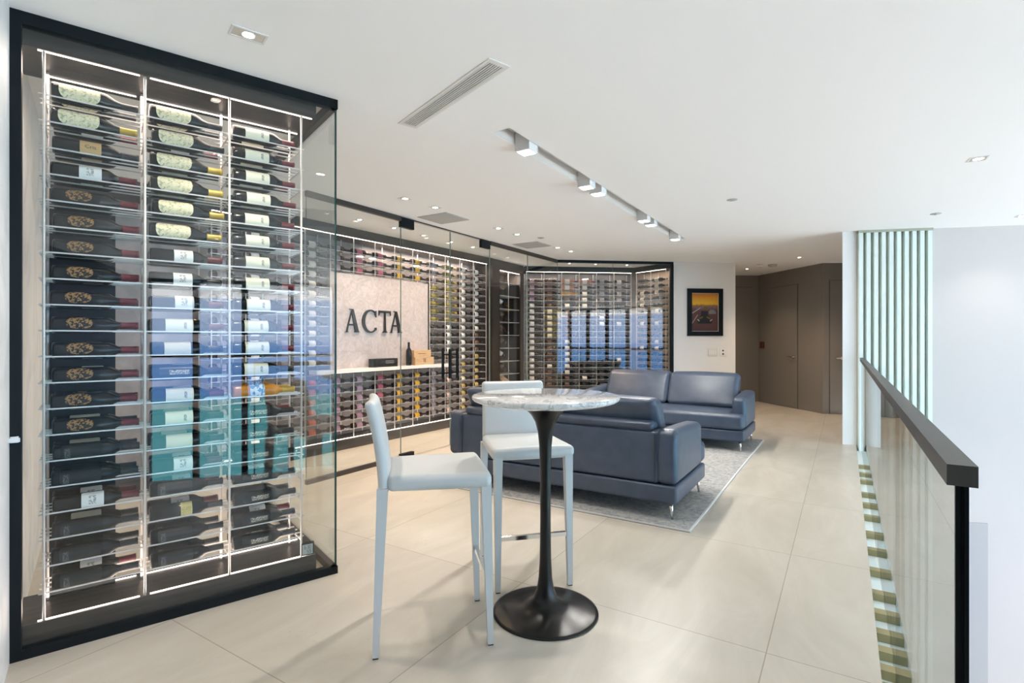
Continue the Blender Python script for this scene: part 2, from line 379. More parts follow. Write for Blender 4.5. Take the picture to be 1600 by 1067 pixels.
def wallobj(name, p, q, th, m, z0=0.0, z1=H): 
    return struct(MB().wallseg(p, q, th, z0, z1).build(name, m))
n1v = Vector(N1); d1v = Vector(D1); n2v = Vector(N2); d2v = Vector(D2)
Aend = A-1.0*n1v
wallobj('wall_left', Aend, G-0*n1v, 0.15, M['marblewall'])
bwA = FACO-0.1*d2v; bwB = FACO+10.0*n2v
wallobj('wall_back', bwA-0.3*n2v, bwB, -0.15, M['darkpanel'], -3.3)
wallobj('wall_back_left', bwB, Aend, 0.15, M['white'])
# cellar back walls behind the racks
nA = Vector((-EA.y, EA.x))
wallobj('wall_cellar', G+0.36*nA-0.3*EA, D0+0.36*nA+0.0*EA, 0.12, M['cellarwall'])
e3 = (Dd2-Dd1).normalized(); n3v = Vector((-e3.y, e3.x)); A3 = math.atan2(e3.y, e3.x)
er = (Er-Dd2).normalized(); nr = Vector((-er.y, er.x)); AR = math.atan2(er.y, er.x)
wallobj('wall_cellar_far', Dd1-0.5*e3+0.34*n3v, Dd2+0.7*e3+0.34*n3v, 0.12, M['cellarwall'])
wallobj('wall_cellar_right', Dd2+0.30*nr-0.2*er, Ee+0.02*er+0.29*nr, 0.12, M['oakwall'])
# picture wall and corridor
struct(MB().wallseg(Ee, Ff, 0.16, 0, H).build('wall_picture', M['white']))
c1 = Vector((5.227, 11.2)); c2 = Vector((5.506, 9.36))
G1 = Vector((4.15, 6.63))
cw = MB(); cw.wallseg((3.3, 11.2), c1, 0.12, 0, H); struct(cw.build('wall_corridor_end', M['taupe']))
wallobj('wall_corridor', c1, c2, 0.12, M['taupe'])
wallobj('wall_corridor_right', c2, (6.6, 9.30), 0.12, M['taupe'])
wallobj('wall_corridor_left', Ff, Ff+Vector((0.0, 2.1)), 0.12, M['white'])
# right wall: column end face, slatted bay, long white wall down into the void
rw0 = Vector((4.31, 6.60)); rdir = Vector(unit(1.7, -0.35)); rw1 = rw0+8.8*rdir
struct(MB().prism([(G1.x, G1.y), (rw0.x, rw0.y), (6.8, 9.0), (6.6, 9.25), (6.25, 9.25), (4.75, 7.2)], 0, H).build('wall_column', M['white']))
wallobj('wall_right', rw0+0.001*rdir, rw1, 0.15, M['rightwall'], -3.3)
# facade: mullions, head, transom; open to the sky and sea
fr = thing('window_9', 'x', 'x'); del fr['label']; del fr['category']; struct(fr); fr.name = 'window_1'
fr.location = (FACO.x, FACO.y, 0); fr.rotation_euler.z = A2
mb = MB()
for k in range(0, 15):
    kk = k*1.0; mb.box((kk-0.06, -0.06, -3.3), (kk+0.06, 0.06, 2.6))
mb.box((0, -0.06, 2.6), (14.3, 0.06, H)); mb.box((0, -0.03, 0.90), (14.3, 0.03, 0.96))
mb.box((0, -0.06, -3.3), (14.3, 0.06, -3.15))
mb.build('window_frame', M['black'], fr)
# wall beyond the facade end
wallobj('wall_facade_end', FACO+14.2*d2v, FACO+18*d2v, -0.1, M['white'], -3.3)
# far slab face below the mezzanine edge gets closed by a wall under it
struct(MB().box((-9, -VE+0.4, -3.3), (13.5, -VE+0.5, -0.32)).build('wall_lower', M['white'], rz=A2))

# ------------------------------------------------------------------ near glass case (window_2, window_3)
def pane(mbx, a, b, th=0.012): mbx.box(a, b)
def glasspane(name, x0, x1, y, z0, z1, parent, th=0.012, m='glass', edge='edge'):
    mb = MB()
    ya, yb = y-th/2, y+th/2
    V = [(x0,ya,z0),(x1,ya,z0),(x1,yb,z0),(x0,yb,z0),(x0,ya,z1),(x1,ya,z1),(x1,yb,z1),(x0,yb,z1)]
    mb.add(V, [(0,1,5,4),(2,3,7,6)], 0); mb.add(V, [(0,3,2,1),(4,5,6,7),(1,2,6,5),(3,0,4,7)], 1)
    return mb.build(name, [M[m], M[edge]], parent)
def empty_struct(name, loc, rz):
    o = bpy.data.objects.new(name, None); COL.objects.link(o); o.location = loc; o.rotation_euler.z = rz; return struct(o)
w2 = empty_struct('window_2', (A.x, A.y, 0), A1)
glasspane('glass_pane', 0.03, LCASE-0.004, 0.018, 0.03, H-0.045, w2)
mb = MB(); mb.box((0, 0, 0), (LCASE, 0.04, 0.042)); mb.box((0, 0, H-0.052), (LCASE, 0.04, H)); mb.box((0, 0, 0.042), (0.036, 0.05, H-0.052))
mb.build('frame', M['black'], w2)
mb = MB(); mb.box((0.004, -0.02, 0.90), (0.030, 0.0, 0.925)); mb.box((-0.03, -0.035, 0.904), (0.035, -0.02, 0.921)); mb.build('door_handle', M['chrome'], w2)
w3 = empty_struct('window_3', (B.x, B.y, 0), A1+PI/2)
SL = 1.70
glasspane('glass_pane', 0.02, SL, 0.006, 0.03, H-0.045, w3)
mb = MB(); mb.box((0.0, 0, 0), (SL, 0.035, 0.042)); mb.box((0.0, 0, H-0.052), (SL, 0.035, H)); mb.build('frame', M['brownfascia'], w3)

# ------------------------------------------------------------------ partition with double doors
PS = -4.95  # start (along D2 from C, negative is toward the camera)
w4 = empty_struct('window_4', (Cc.x, Cc.y, 0), A2)
glasspane('glass_pane', PS, -3.745, 0, 0.03, H-0.02, w4, edge='edgepale')
glasspane('glass_pane', -2.02, -1.0, 0, 0.03, H-0.02, w4, edge='edgepale')
glasspane('glass_pane', -0.995, 0, 0, 0.03, H-0.02, w4, edge='edgepale')
mb = MB()
for a, b_ in ((PS, -3.745), (-2.02, 0.0)):
    mb.box((a, -0.02, 0), (b_, 0.02, 0.04)); mb.box((a, -0.02, H-0.05), (b_, 0.02, H))
mb.box((-3.745, -0.008, H-0.012), (-2.02, 0.008, H))
mb.build('track', M['brownfascia'], w4)
for k, (a, b_) in enumerate(((-3.740, -2.885), (-2.879, -2.025))):
    d = empty_struct('door_%d' % (k+1), (Cc.x, Cc.y, 0), A2)
    glasspane('glass_pane', a, b_, 0, 0.012, H-0.02, d, edge='edgepale')
    hx = b_-0.07 if k == 0 else a+0.07
    px = a+0.10 if k == 0 else b_-0.10
    mb = MB()
    mb.box((px-0.11, -0.022, H-0.115), (px+0.09, 0.022, H-0.01)); mb.build('patch_fitting', M['black'], d)
    mb = MB(); mb.box((px-0.11, -0.022, 0.0), (px+0.09, 0.022, 0.055)); mb.build('patch_fitting', M['black'], d)
    for s in (-1, 1):
        mb = MB(); mb.box((hx-0.012, s*0.055-0.012, 0.84), (hx+0.012, s*0.055+0.012, 1.20))
        mb.box((hx-0.008, min(0, s*0.045), 0.90), (hx+0.008, max(0, s*0.045), 0.916)); mb.box((hx-0.008, min(0, s*0.045), 1.124), (hx+0.008, max(0, s*0.045), 1.14))
        mb.build('door_handle', M['black'], d)
# frontal segment
lce = (Ee-Cc).length; ace = math.atan2((Ee-Cc).y, (Ee-Cc).x)
w5 = empty_struct('window_5', (Cc.x, Cc.y, 0), ace)
glasspane('glass_pane', 0, lce*0.47, 0, 0.03, H-0.03, w5, edge='edgepale'); glasspane('glass_pane', lce*0.473, lce-0.03, 0, 0.03, H-0.03, w5, edge='edgepale')
mb = MB(); mb.box((0, -0.025, 0), (lce, 0.025, 0.05)); mb.box((0, -0.025, H-0.045), (lce, 0.025, H)); mb.box((lce-0.05, -0.03, 0.05), (lce, 0.03, H-0.045))
mb.build('frame', M['black'], w5)

# ------------------------------------------------------------------ bottles
PROF = {'bordeaux': [(0.004, 0.0), (0.0, 0.030), (0.002, 0.0355), (0.010, 0.0378), (0.186, 0.0378), (0.200, 0.0358), (0.213, 0.0300), (0.224, 0.0220), (0.236, 0.0165), (0.252, 0.0147), (0.299, 0.0147), (0.301, 0.0160), (0.310, 0.0160), (0.310, 0.0)],
        'burgundy': [(0.004, 0.0), (0.0, 0.032), (0.002, 0.038), (0.010, 0.0425), (0.172, 0.0425), (0.188, 0.0405), (0.206, 0.0330), (0.222, 0.0230), (0.240, 0.0165), (0.255, 0.0147), (0.299, 0.0147), (0.301, 0.0160), (0.310, 0.0160), (0.310, 0.0)]}
XO = -0.155
_mc = {}
def body_mesh(shape, g):
    k = ('body', shape, g)
    if k not in _mc: _mc[k] = MB().lathe([(x+XO, r) for x, r in PROF[shape]], 28, 'x').mesh('bottle_body', M[g])
    return _mc[k]
def foil_mesh(f):
    k = ('foil', f)
    if k not in _mc: _mc[k] = MB().lathe([(0.243+XO, 0.0157), (0.244+XO, 0.0166), (0.250+XO, 0.0158), (0.298+XO, 0.0156), (0.300+XO, 0.0168), (0.3105+XO, 0.0168), (0.311+XO, 0.0)], 22, 'x').mesh('foil_capsule', M[f])
    return _mc[k]
LABS = {'oval': (0.098, 0.072, 1.15, 3.0, 'lab_oval'), 'square': (0.115, 0.058, 1.05, 14, 'lab_square'), 'white': (0.138, 0.040, 1.05, 14, 'lab_white'),
        'tan': (0.132, 0.038, 1.0, 14, 'lab_tan'), 'crest': (0.095, 0.046, 0.75, 2.4, 'lab_crest'), 'yellow': (0.150, 0.024, 1.0, 14, 'lab_yellow'),
        'script': (0.110, 0.070, 0.8, 8, 'lab_script'), 'grey': (0.10, 0.072, 0.9, 8, 'lab_grey'), 'blue': (0.115, 0.036, 1.3, 14, 'lab_blue'), 'cream': (0.112, 0.055, 1.1, 14, 'lab_cream')}
def label_mesh(kind, shape):
    k = ('label', kind, shape)
    if k in _mc: return _mc[k]
    cx, a, bb, n, mname = LABS[kind]; r = (0.0378 if shape == 'bordeaux' else 0.0425)+0.0008
    if shape == 'burgundy': cx = min(cx, 0.172-a)
    NT, NX = 20, 4; vs = []; th0 = 0.30
    for i in range(NT+1):
        q = math.sin((i/NT-0.5)*PI)*0.999; hx = a*(1-abs(q)**n)**(1/n)
        for j in range(NX+1):
            th = th0+q*bb; vs.append((hx*(2*j/NX-1), -r*math.cos(th), r*math.sin(th)))
    fs = [(i*(NX+1)+j, i*(NX+1)+j+1, (i+1)*(NX+1)+j+1, (i+1)*(NX+1)+j) for i in range(NT) for j in range(NX)]
    mb = MB(); mb.add(vs, fs, 0, True)
    me = mb.mesh('bottle_label', M[mname]); _mc[k] = (me, cx+XO); return _mc[k]
LDESC = {'oval': 'cream rounded label', 'square': 'cream square label', 'white': 'white label', 'tan': 'tan label', 'crest': 'bronze crest print',
         'yellow': 'yellow label', 'script': 'pale script print', 'grey': 'faint grey print', 'blue': 'blue-white label', 'cream': 'plain cream label', None: 'no visible label'}
FDESC = {'foilblack': 'black foil', 'foilred': 'burgundy foil', 'foilgold': 'gold foil', 'foilwhite': 'white foil'}
GDESC = {'bglass': 'dark', 'bglassmatte': 'black', 'bglassamber': 'amber'}
def near_bottle(loc, rz, lab, foil, g='bglass', shape='bordeaux', where='', group=''):
    t = thing('wine_bottle', '%s bottle, %s, %s, %s' % (GDESC[g], LDESC[lab], FDESC[foil], where), 'bottle', loc, rz, group)
    link('bottle_body', body_mesh(shape, g), t); link('foil_capsule', foil_mesh(foil), t)
    if lab:
        me, cx = label_mesh(lab, shape); l = link('bottle_label', me, t, (cx, 0, 0))
        if lab == 'tan': make_word(l, 'Cris')
    return t
def make_word(parent, s):
    cu = bpy.data.curves.new('word', 'FONT'); cu.body = s; cu.size = 0.024; cu.align_x = 'CENTER'; cu.align_y = 'CENTER'; cu.extrude = 0.0003
    tmp = bpy.data.objects.new('tmp', cu); COL.objects.link(tmp)
    dg = bpy.context.evaluated_depsgraph_get(); me = bpy.data.meshes.new_from_object(tmp.evaluated_get(dg)); bpy.data.objects.remove(tmp)
    me.transform(Matrix.Rotation(PI/2, 4, 'X'))
    for v in me.vertices:      # wrap on the bottle
        th = 0.15+v.co.z/0.0386; r = 0.0392
        v.co.y = -r*math.cos(th)+v.co.y*0; v.co.z = r*math.sin(th)
    me.materials.clear(); me.materials.append(M['darkprint']); o = link('printed_word', me, parent); return o
def small_mesh(shape, g, lab, foil, cx=0.10, hw_=0.045):
    k = ('small', shape, g, lab, foil)
    if k in _mc: return _mc[k]
    pr = PROF[shape]
    full = []
    for x, r in pr: full.append((x, r))
    rb = 0.0378 if shape == 'bordeaux' else 0.0425
    full = pr[1:4]+[(cx-hw_, rb), (cx-hw_, rb+0.0006), (cx+hw_, rb+0.0006), (cx+hw_, rb)]+pr[4:10]+[(0.299, 0.0157), (0.310, 0.016), (0.310, 0)]
    full = [(0.004, 0)]+full
    def mi(x): return 1 if cx-hw_ < x < cx+hw_ else (2 if x > 0.244 else 0)
    mb = MB(); mb.lathe([(x+XO, r) for x, r in full], 12, 'x', mi=lambda x: mi(x-XO))
    mats = [M[g], M[lab] if lab else M[g], M[foil]]
    _mc[k] = mb.mesh('wine_bottle', mats); return _mc[k]

ROWS = 20; ZTOP = 2.402; PITCH = 0.1132
def rowz(i): return ZTOP-PITCH*i

# ------------------------------------------------------------------ racks
def rack(name_label, origin, rz, nb, bayw, rowsets, zlo, zhi, cols=(0.05, 0.25), seg=6, plinth=None, leds=True, rr=0.0045, ledsegs=None, gap=None, raildeep=(0.078, 0.15, 0.20, 0.27), extra=0.03):
    t = thing('wine_rack', name_label, 'wine rack', (origin.x, origin.y, 0), rz)
    for i in range(nb+1):
        for y in cols:
            mb = MB()
            if gap and gap[0] < i < gap[1]:
                mb.tube((i*bayw, y, zlo), (i*bayw, y, gap[2]), rr, n=8); mb.tube((i*bayw, y, gap[3]), (i*bayw, y, zhi), rr, n=8)
            else: mb.tube((i*bayw, y, zlo), (i*bayw, y, zhi), rr, n=8)
            mb.build('upright', M['rod'], t)
    done = 0
    allrows = sorted(set(r for rs in rowsets for r in rs))
    for r in allrows:
        # contiguous runs of bays that carry this row
        i = 0; runs = []
        while i < nb:
            if r in rowsets[i]:
                j = i
                while j < nb and r in rowsets[j]: j += 1
                runs.append((i, j)); i = j
            else: i += 1
        mb = MB()
        for (i, j) in runs:
            for y in raildeep:
                zz = rowz(r)-0.026
                mb.box((i*bayw-extra, y-0.0025, zz-0.003), (j*bayw+extra, y+0.0025, zz+0.003))
            for q in range(i, j+1):
                mb.box((q*bayw-0.003, cols[0], rowz(r)-0.042), (q*bayw+0.003, cols[-1], rowz(r)-0.036))
        mb.build('shelf_rail', M['rail'], t)
    return t

# near rack: local frame x along D1 from A end, y into the case
no = B - 1.247*d1v                      # first upright
t_near = rack('tall lit rack of horizontal bottles on dark steel plinth behind the near glass', no, A1, 3, 0.355, [range(ROWS)]*3, 0.12, 2.55, cols=(0.06, 0.29), rr=0.0055, raildeep=(0.085, 0.148, 0.205, 0.265), extra=0.02)
x0 = -(LCASE-1.247)+0.012; x1 = 1.247-0.105
for nm, z0, z1 in (('plinth', 0.012, 0.12), ('canopy', 2.552, H-0.004)):
    MB().box((x0, 0.048, z0), (x1, 0.385, z1)).build(nm, M['steel'], t_near)
MB().box((-0.02, 0.300, 0.12), (0.25, 0.312, 2.02)).build('back_panel', M['black'], t_near)
for (a, b_) in ((-0.02, 0.335), (0.375, x1-0.02)):
    for y in (0.062, 0.335):
        for z in (0.1205, 2.5485):
            mb = MB(); mb.box((a, y-0.0035, z), (b_, y+0.0035, z+0.003)); mb.build('light_strip', M['led'], t_near)
add_light('case_light_top', 'AREA', (0.52, 0.20, 2.54), 7, (1.0, 0.80, 0.68), (1.1, 0.28), (0, 0, 0), t_near)
add_light('case_light_bottom', 'AREA', (0.52, 0.20, 0.13), 4, (1.0, 0.80, 0.68), (1.1, 0.28), (PI, 0, 0), t_near)
K = 'bglassmatte'
b1 = [('oval', 'foilblack'), ('oval', 'foilgold'), ('tan', 'foilblack'), ('white', 'foilred')]+[('crest', 'foilred')]*10+[('grey', 'foilblack', K), ('grey', 'foilblack', K), ('white', 'foilred'), ('grey', 'foilblack', K), ('grey', 'foilblack', K), ('grey', 'foilblack', K)]
b2 = [('oval', 'foilblack'), ('oval', 'foilblack'), ('oval', 'foilgold'), ('oval', 'foilgold'), ('oval', 'foilgold'), ('oval', 'foilgold'), ('white', 'foilred'), ('white', 'foilblack'), ('white', 'foilred'),
      ('square', 'foilred'), ('cream', 'foilblack'), ('script', 'foilblack', K), ('square', 'foilred'), ('square', 'foilblack'), ('cream', 'foilblack'), ('white', 'foilred'), ('grey', 'foilblack', K), ('yellow', 'foilblack'), ('grey', 'foilblack', K), ('grey', 'foilblack', K)]
b3 = [('square', 'foilred')]*11+[('square', 'foilblack'), ('blue', 'foilgold', 'bglassamber'), ('script', 'foilblack', K), ('script', 'foilblack', K)]+[('script', 'foilblack', K)]*5
BN = ['left', 'middle', 'right']
for bi, specs in enumerate((b1, b2, b3)):
    for r, s in enumerate(specs):
        for dep in (0, 1):
            lx = bi*0.355+0.178+random.uniform(-0.006, 0.006); ly = 0.118 if dep == 0 else 0.236
            if dep == 1:
                s2 = random.choice([s, s, ('white', 'foilred'), ('cream', 'foilblack')])
            else: s2 = s
            p = no + lx*d1v + ly*n1v
            rowtxt = '%s down in %s %s stack of near case' % (ORD[r], BN[bi], 'front' if dep == 0 else 'rear')
            sh = 'burgundy' if s2[0] == 'oval' else 'bordeaux'
            near_bottle((p.x, p.y, rowz(r)+(0.0045 if sh == 'burgundy' else 0)), A1, s2[0], s2[1], s2[2] if len(s2) > 2 else 'bglass', sh, rowtxt,
                        'bottles in the near glass case, %s row' % ('front' if dep == 0 else 'rear'))

# far racks --------------------------------------------------------
far = []      # (priority, loc, rz, meshkey, label, group)
def fb(pri, p, rz, g, lab, foil, text, group, shape='bordeaux', z=0):
    far.append((pri, (p.x, p.y, z), rz, (shape, g, lab, foil), text, group))
BW = 0.3375
o1 = D0-0.136*EA-13*BW*EA      # left end of the thirteen bays
rowsets = []
for i in range(13):
    k = 12-i                   # k = bay number counted from the right end
    rowsets.append(list(range(3))+list(range(14, 20)) if 4 <= k <= 8 else list(range(20)))
t_acta = rack('long lit wine rack with pink and yellow labelled bottles around the lettered stone panel', o1, AA, 13, BW, rowsets, 0.13, 2.56, cols=(0.02, 0.26), rr=0.005, raildeep=(0.042, 0.108), extra=0.0, gap=(4, 9, 0.92, 2.12))
for z in (2.553, 0.125):
    MB().box((0, 0.005, z), (13*BW, 0.015, z+0.006)).build('light_strip', M['led'], t_acta)
add_light('rack_light', 'AREA', (9.5*BW, 0.20, 2.55), 10, (1.0, 0.84, 0.74), (6.5*BW, 0.2), (0, 0, 0), t_acta)
add_light('rack_light_low', 'AREA', (8.5*BW, 0.16, 0.135), 3, (1.0, 0.84, 0.74), (8*BW, 0.15), (PI, 0, 0), t_acta)
def acta_spec(k, r):
    top = r < 3; low = r >= 13
    W = lambda l, f='foilblack', g='bglassbrown', t='': (g, l, f, t)
    if k >= 9: 
        if low and k == 9: return W('lab_orange', t='orange-red label')
        return W('lab_whitel' if k % 2 else 'lab_greyl', t='pale label')
    if k == 8: return W('lab_mauve' if not top else 'lab_greyl', t='mauve label' if not top else 'grey label')
    if k == 7: return W('lab_pink' if top else 'lab_mauve', t='pink label' if top else 'mauve label')
    if k == 6: return W('lab_pink', t='pink label') if r < 17 else W('lab_brownl', t='brown label')
    if k in (4, 5): return W('lab_amber', t='yellow label')
    if k == 3:
        if top or low: return W('lab_greyl', t='grey label')
        if r < 8: return ('bglassolive', 'lab_olive', 'foilblack', 'olive glass')
        return ('bglass', 'lab_black', 'foilblack', 'black bottle')
    if k == 2:
        if r < 8: return ('bglassolive', 'lab_olive', 'foilgold', 'olive glass')
        if r < 12: return ('bglass', 'lab_whitel', 'foilblack', 'white label')
        return W('lab_rosel' if r % 2 else 'lab_brownl', t='brownish label')
    if k == 1:
        if r < 13: return W('lab_whitel', t='white label')
        return W('lab_goldl' if r % 3 else 'lab_cream', t='gold label')
    if r < 9: return W('lab_whitel', t='white label')
    if r < 12: return W('lab_brownl', t='brown label')
    return W('lab_goldl', t='gold label')
for i in range(13):
    k = 12-i
    for r in rowsets[i]:
        g, l, f, tx = acta_spec(k, r)
        p = o1+(i*BW+0.166)*EA+0.075*nA
        if 4 <= k <= 8:
            zone = ('%s row above' % ORD[r]) if r < 3 else ('%s row below' % ORD[r-14])
            text = 'bottle with %s, %s the lettered panel, %s bay from left' % (tx, zone, ORD[8-k])
            pri = 1
        elif k < 4: text = 'bottle with %s, %s from top, %s bay right of the lettered panel' % (tx, ORD[r], ORD[3-k]); pri = 2
        else: text = 'x'; pri = 9
        fb(pri, p, AA, g, l, f, text, 'bottles in the long cellar rack', z=rowz(r))
# far frontal rack
BW3 = 0.3335
o3 = Dd1+0.045*e3+0.02*n3v
t_far = rack('lit wine rack filling the far wall behind the frontal glass', o3, A3, 6, BW3, [range(20)]*6, 0.10, 2.56, cols=(0.0, 0.26), rr=0.005, raildeep=(0.03, 0.09), extra=0.0)
MB().box((0, -0.02, 2.565), (6*BW3, -0.008, 2.572)).build('light_strip', M['led'], t_far)
add_light('rack_light', 'AREA', (3*BW3, 0.20, 2.57), 9, (1.0, 0.88, 0.80), (6*BW3, 0.15), (0, 0, 0), t_far)
def far_spec(j, r):
    if j == 0: return ('bglassbrown', 'lab_whitel' if r >= 4 else 'lab_mauve', 'foilblack', 'white label' if r >= 4 else 'dull mauve label')
    if j == 1:
        if 5 <= r <= 9: return ('bglassolive', 'lab_cream', 'foilgold', 'round cream label')
        return ('bglassbrown', 'lab_brownl' if r != 14 else 'lab_whitel', 'foilblack', 'dark label' if r != 14 else 'white label')
    if j == 2:
        if r < 2: return ('bglassrose', 'lab_whitel', 'foilred', 'rose wine and white label')
        if r == 2: return ('bglassamber', 'lab_goldl', 'foilgold', 'golden glass')
        return ('bglass', 'lab_whitel' if r in (4, 10, 11, 12, 13, 14, 15) else 'lab_brownl', 'foilblack', 'white label' if r in (4, 10, 11, 12, 13, 14, 15) else 'dark label')
    if j == 3:
        if r == 0: return ('bglassrose', 'lab_whitel', 'foilred', 'rose wine and white label')
        return ('bglass', 'lab_whitel' if r in (1, 2, 3, 4, 16) else 'lab_black', 'foilblack', 'white label' if r in (1, 2, 3, 4, 16) else 'black label')
    return ('bglass', 'lab_whitel' if random.random() < 0.22 else 'lab_greyl' if r < 4 else 'lab_black', 'foilblack', 'dark glass')
for j in range(6):
    for r in range(20):
        g, l, f, tx = far_spec(j, r); p = o3+(j*BW3+0.165)*e3+0.06*n3v
        fb(3+j, p, A3, g, l, f, 'bottle with %s, %s from top, %s bay of far frontal rack' % (tx, ORD[r], ORD[j]), 'bottles in the far frontal rack', 'burgundy' if g in ('bglassolive', 'bglassrose') else 'bordeaux', rowz(r))
# return rack
orr = Dd2+0.05*er+0.02*nr
t_ret = rack('short lit wine rack on the oak side wall at the far right of the cellar', orr, AR, 2, 0.34, [range(20)]*2, 0.10, 2.56, cols=(0.0, 0.22), rr=0.005, raildeep=(0.03, 0.09), extra=0.0)
MB().box((0, -0.012, 2.565), (0.68, 0.0, 2.572)).build('light_strip', M['led'], t_ret)
add_light('rack_light', 'AREA', (0.34, 0.12, 2.57), 6, (1.0, 0.85, 0.75), (0.7, 0.15), (0, 0, 0), t_ret)
for j in range(2):
    for r in range(20):
        p = orr+(j*0.34+0.165)*er+0.06*nr
        fb(10+j, p, AR, 'bglass', 'lab_cream' if (r < 12 and random.random() < 0.6) else 'lab_black', 'foilblack', 'x', 'x', z=rowz(r))
far.sort(key=lambda q: q[0])
NIND = 300-120-10
stuff = MB(); smats = []; 
for idx, (pri, loc, rz, key, text, group) in enumerate(far):
    me = small_mesh(*key)
    if idx < NIND:
        o = link('wine_bottle', me, None, loc, rz); tag(o, text, 'bottle', group)
    else:
        MX = Matrix.Translation(loc) @ Matrix.Rotation(rz, 4, 'Z')
        mi = []
        for m_ in me.materials:
            if m_ not in smats: smats.append(m_)
            mi.append(smats.index(m_))
        base = len(stuff.v)
        stuff.v += [tuple(MX @ v.co) for v in me.vertices]
        for p in me.polygons:
            stuff.f.append([base+i for i in p.vertices]); stuff.m.append(mi[p.material_index]); stuff.sm.append(p.use_smooth)
me = bpy.data.meshes.new('wine_bottles'); me.from_pydata(stuff.v, [], stuff.f)
for m_ in smats: me.materials.append(m_)
me.polygons.foreach_set('material_index', stuff.m); me.polygons.foreach_set('use_smooth', stuff.sm); me.update()
tag(link('wine_bottles', me), 'remaining rows of bottles in the far cellar racks behind the glass', 'bottles', None, 'stuff')

# dark fascias and plinths of the cellar (trim)
def trim(n, p, q, th, z0, z1, m='brownfascia'): return struct(MB().wallseg(p, q, th, z0, z1).build('trim_%d' % n, M[m]))
trim(1, G, D0+0.02*EA, 0.34, H-0.11, H); trim(2, G, D0+0.02*EA, 0.34, 0.0, 0.115)
trim(3, Dd1+0.02*e3, Dd2, 0.33, H-0.10, H, 'black'); trim(4, Dd1, Dd2, 0.33, 0, 0.09, 'black')
trim(5, Dd2, Ee-0.02*er, 0.28, H-0.10, H, 'black'); trim(6, Dd2, Ee-0.06*er, 0.28, 0, 0.09, 'black')

# lettered stone panel + counter
pl = o1+4*BW*EA; 
t = thing('stone_panel', 'backlit pale stone panel carrying four black capital letters above the counter', 'wall panel', (pl.x, pl.y, 0), AA)
PX1 = 5*BW
MB().box((0.01, 0.035, 0.969), (PX1-0.02, 0.30, 2.115)).build('stone_slab', M['onyx'], t)
MB().box((PX1-0.02, 0.02, 0.969), (PX1-0.008, 0.30, 2.13)).build('side_trim', M['brownfascia'], t)
def poly_letter(mb, pts, x, s, z0):
    n = len(pts)
    ar = sum(pts[i][0]*pts[(i+1) % n][1]-pts[(i+1) % n][0]*pts[i][1] for i in range(n))
    if ar < 0: pts = pts[::-1]
    vs = [(x+p[0]*s*0.88, -0.015, z0+p[1]*s) for p in pts]+[(x+p[0]*s*0.88, 0.005, z0+p[1]*s) for p in pts]
    mb.add(vs, [tuple(range(n)), tuple(reversed(range(n, 2*n)))]+[(i, n+i, n+(i+1) % n, (i+1) % n) for i in range(n)], 0)
def glyph(ch):
    if ch == 'A':
        return [[(0.03, 0), (0.09, 0), (0.40, 1.0), (0.345, 0.93)], [(0.345, 0.93), (0.40, 1.0), (0.46, 1.0), (0.80, 0), (0.58, 0)],
                [(0.13, 0.29), (0.66, 0.29), (0.66, 0.36), (0.13, 0.36)], [(-0.03, 0), (0.17, 0), (0.13, 0.03), (0.0, 0.03)], [(0.52, 0), (0.86, 0), (0.83, 0.03), (0.55, 0.03)],
                [(0.22, 1.0), (0.46, 1.0), (0.42, 0.93), (0.30, 0.96)]]
    if ch == 'T':
        return [[(0.24, 0), (0.56, 0), (0.46, 0.10), (0.44, 0.95), (0.36, 0.95), (0.34, 0.10)], [(0.0, 1.0), (0.0, 0.78), (0.05, 0.90), (0.75, 0.90), (0.80, 0.78), (0.80, 1.0)]]
    if ch == 'C':
        P = []; N = 22
        a0, a1 = math.radians(48), math.radians(312)
        outer = [(0.52+0.52*math.cos(a0+(a1-a0)*i/N), 0.5+0.52*math.sin(a0+(a1-a0)*i/N)) for i in range(N+1)]
        inner = [(0.56+0.40*math.cos(a0+(a1-a0)*i/N), 0.5+0.45*math.sin(a0+(a1-a0)*i/N)) for i in range(N+1)]
        for i in range(N): P.append([outer[i], outer[i+1], inner[i+1], inner[i]])
        P.append([(0.83, 0.92), (0.89, 0.98), (0.89, 0.68), (0.80, 0.80)]); P.append([(0.82, 0.22), (0.92, 0.22), (0.90, 0.10), (0.80, 0.14)])
        return P
# letters span t 2.963..2.025 measured back from D0
def tx(tt): return (13*BW+0.136-tt)-4*BW
for ch, ta in (('A', 2.955), ('C', 2.70), ('T', 2.43), ('A', 2.235)):
    mb = MB()
    for g_ in glyph(ch): poly_letter(mb, g_, 0, 0.285, 0)
    o = mb.build('letter', M['letter'], t, (tx(ta), 0.030, 1.405))
co = thing('counter', 'white stone counter shelf running under the lettered panel', 'counter', (pl.x, pl.y, 0), AA)
MB().box((0.012, -0.002, 0.925), (PX1-0.012, 0.033, 0.968)).box((-0.3, -0.14, 0.925), (PX1+0.28, -0.002, 0.968)).build('worktop', M['counter'], co)
MB().box((0.012, 0.0, 0.905), (PX1-0.012, 0.012, 0.925)).build('bracket', M['brownfascia'], co)
def pl_at(x, y, z): p = pl+x*EA+y*nA; return (p.x, p.y, z)
t = thing('presentation_box', 'flat black presentation box with faint grey writing on the white counter', 'box', pl_at(tx(2.62), -0.10, 0.969), AA)
MB().box((0, 0, 0), (0.40, 0.10, 0.105)).build('box_body', M['blackmatte'], t)
mb = MB()
for z_ in (0.045, 0.06, 0.075): mb.box((0.19, -0.001, z_), (0.33, 0.0, z_+0.004))
mb.build('printed_lines', M['grey'], t)
p = pl_at(tx(1.98), -0.06, 0.969+0.155)
t = thing('wine_bottle', 'dark wine bottle standing upright on the white counter beside two wooden crates', 'bottle', p, AA)
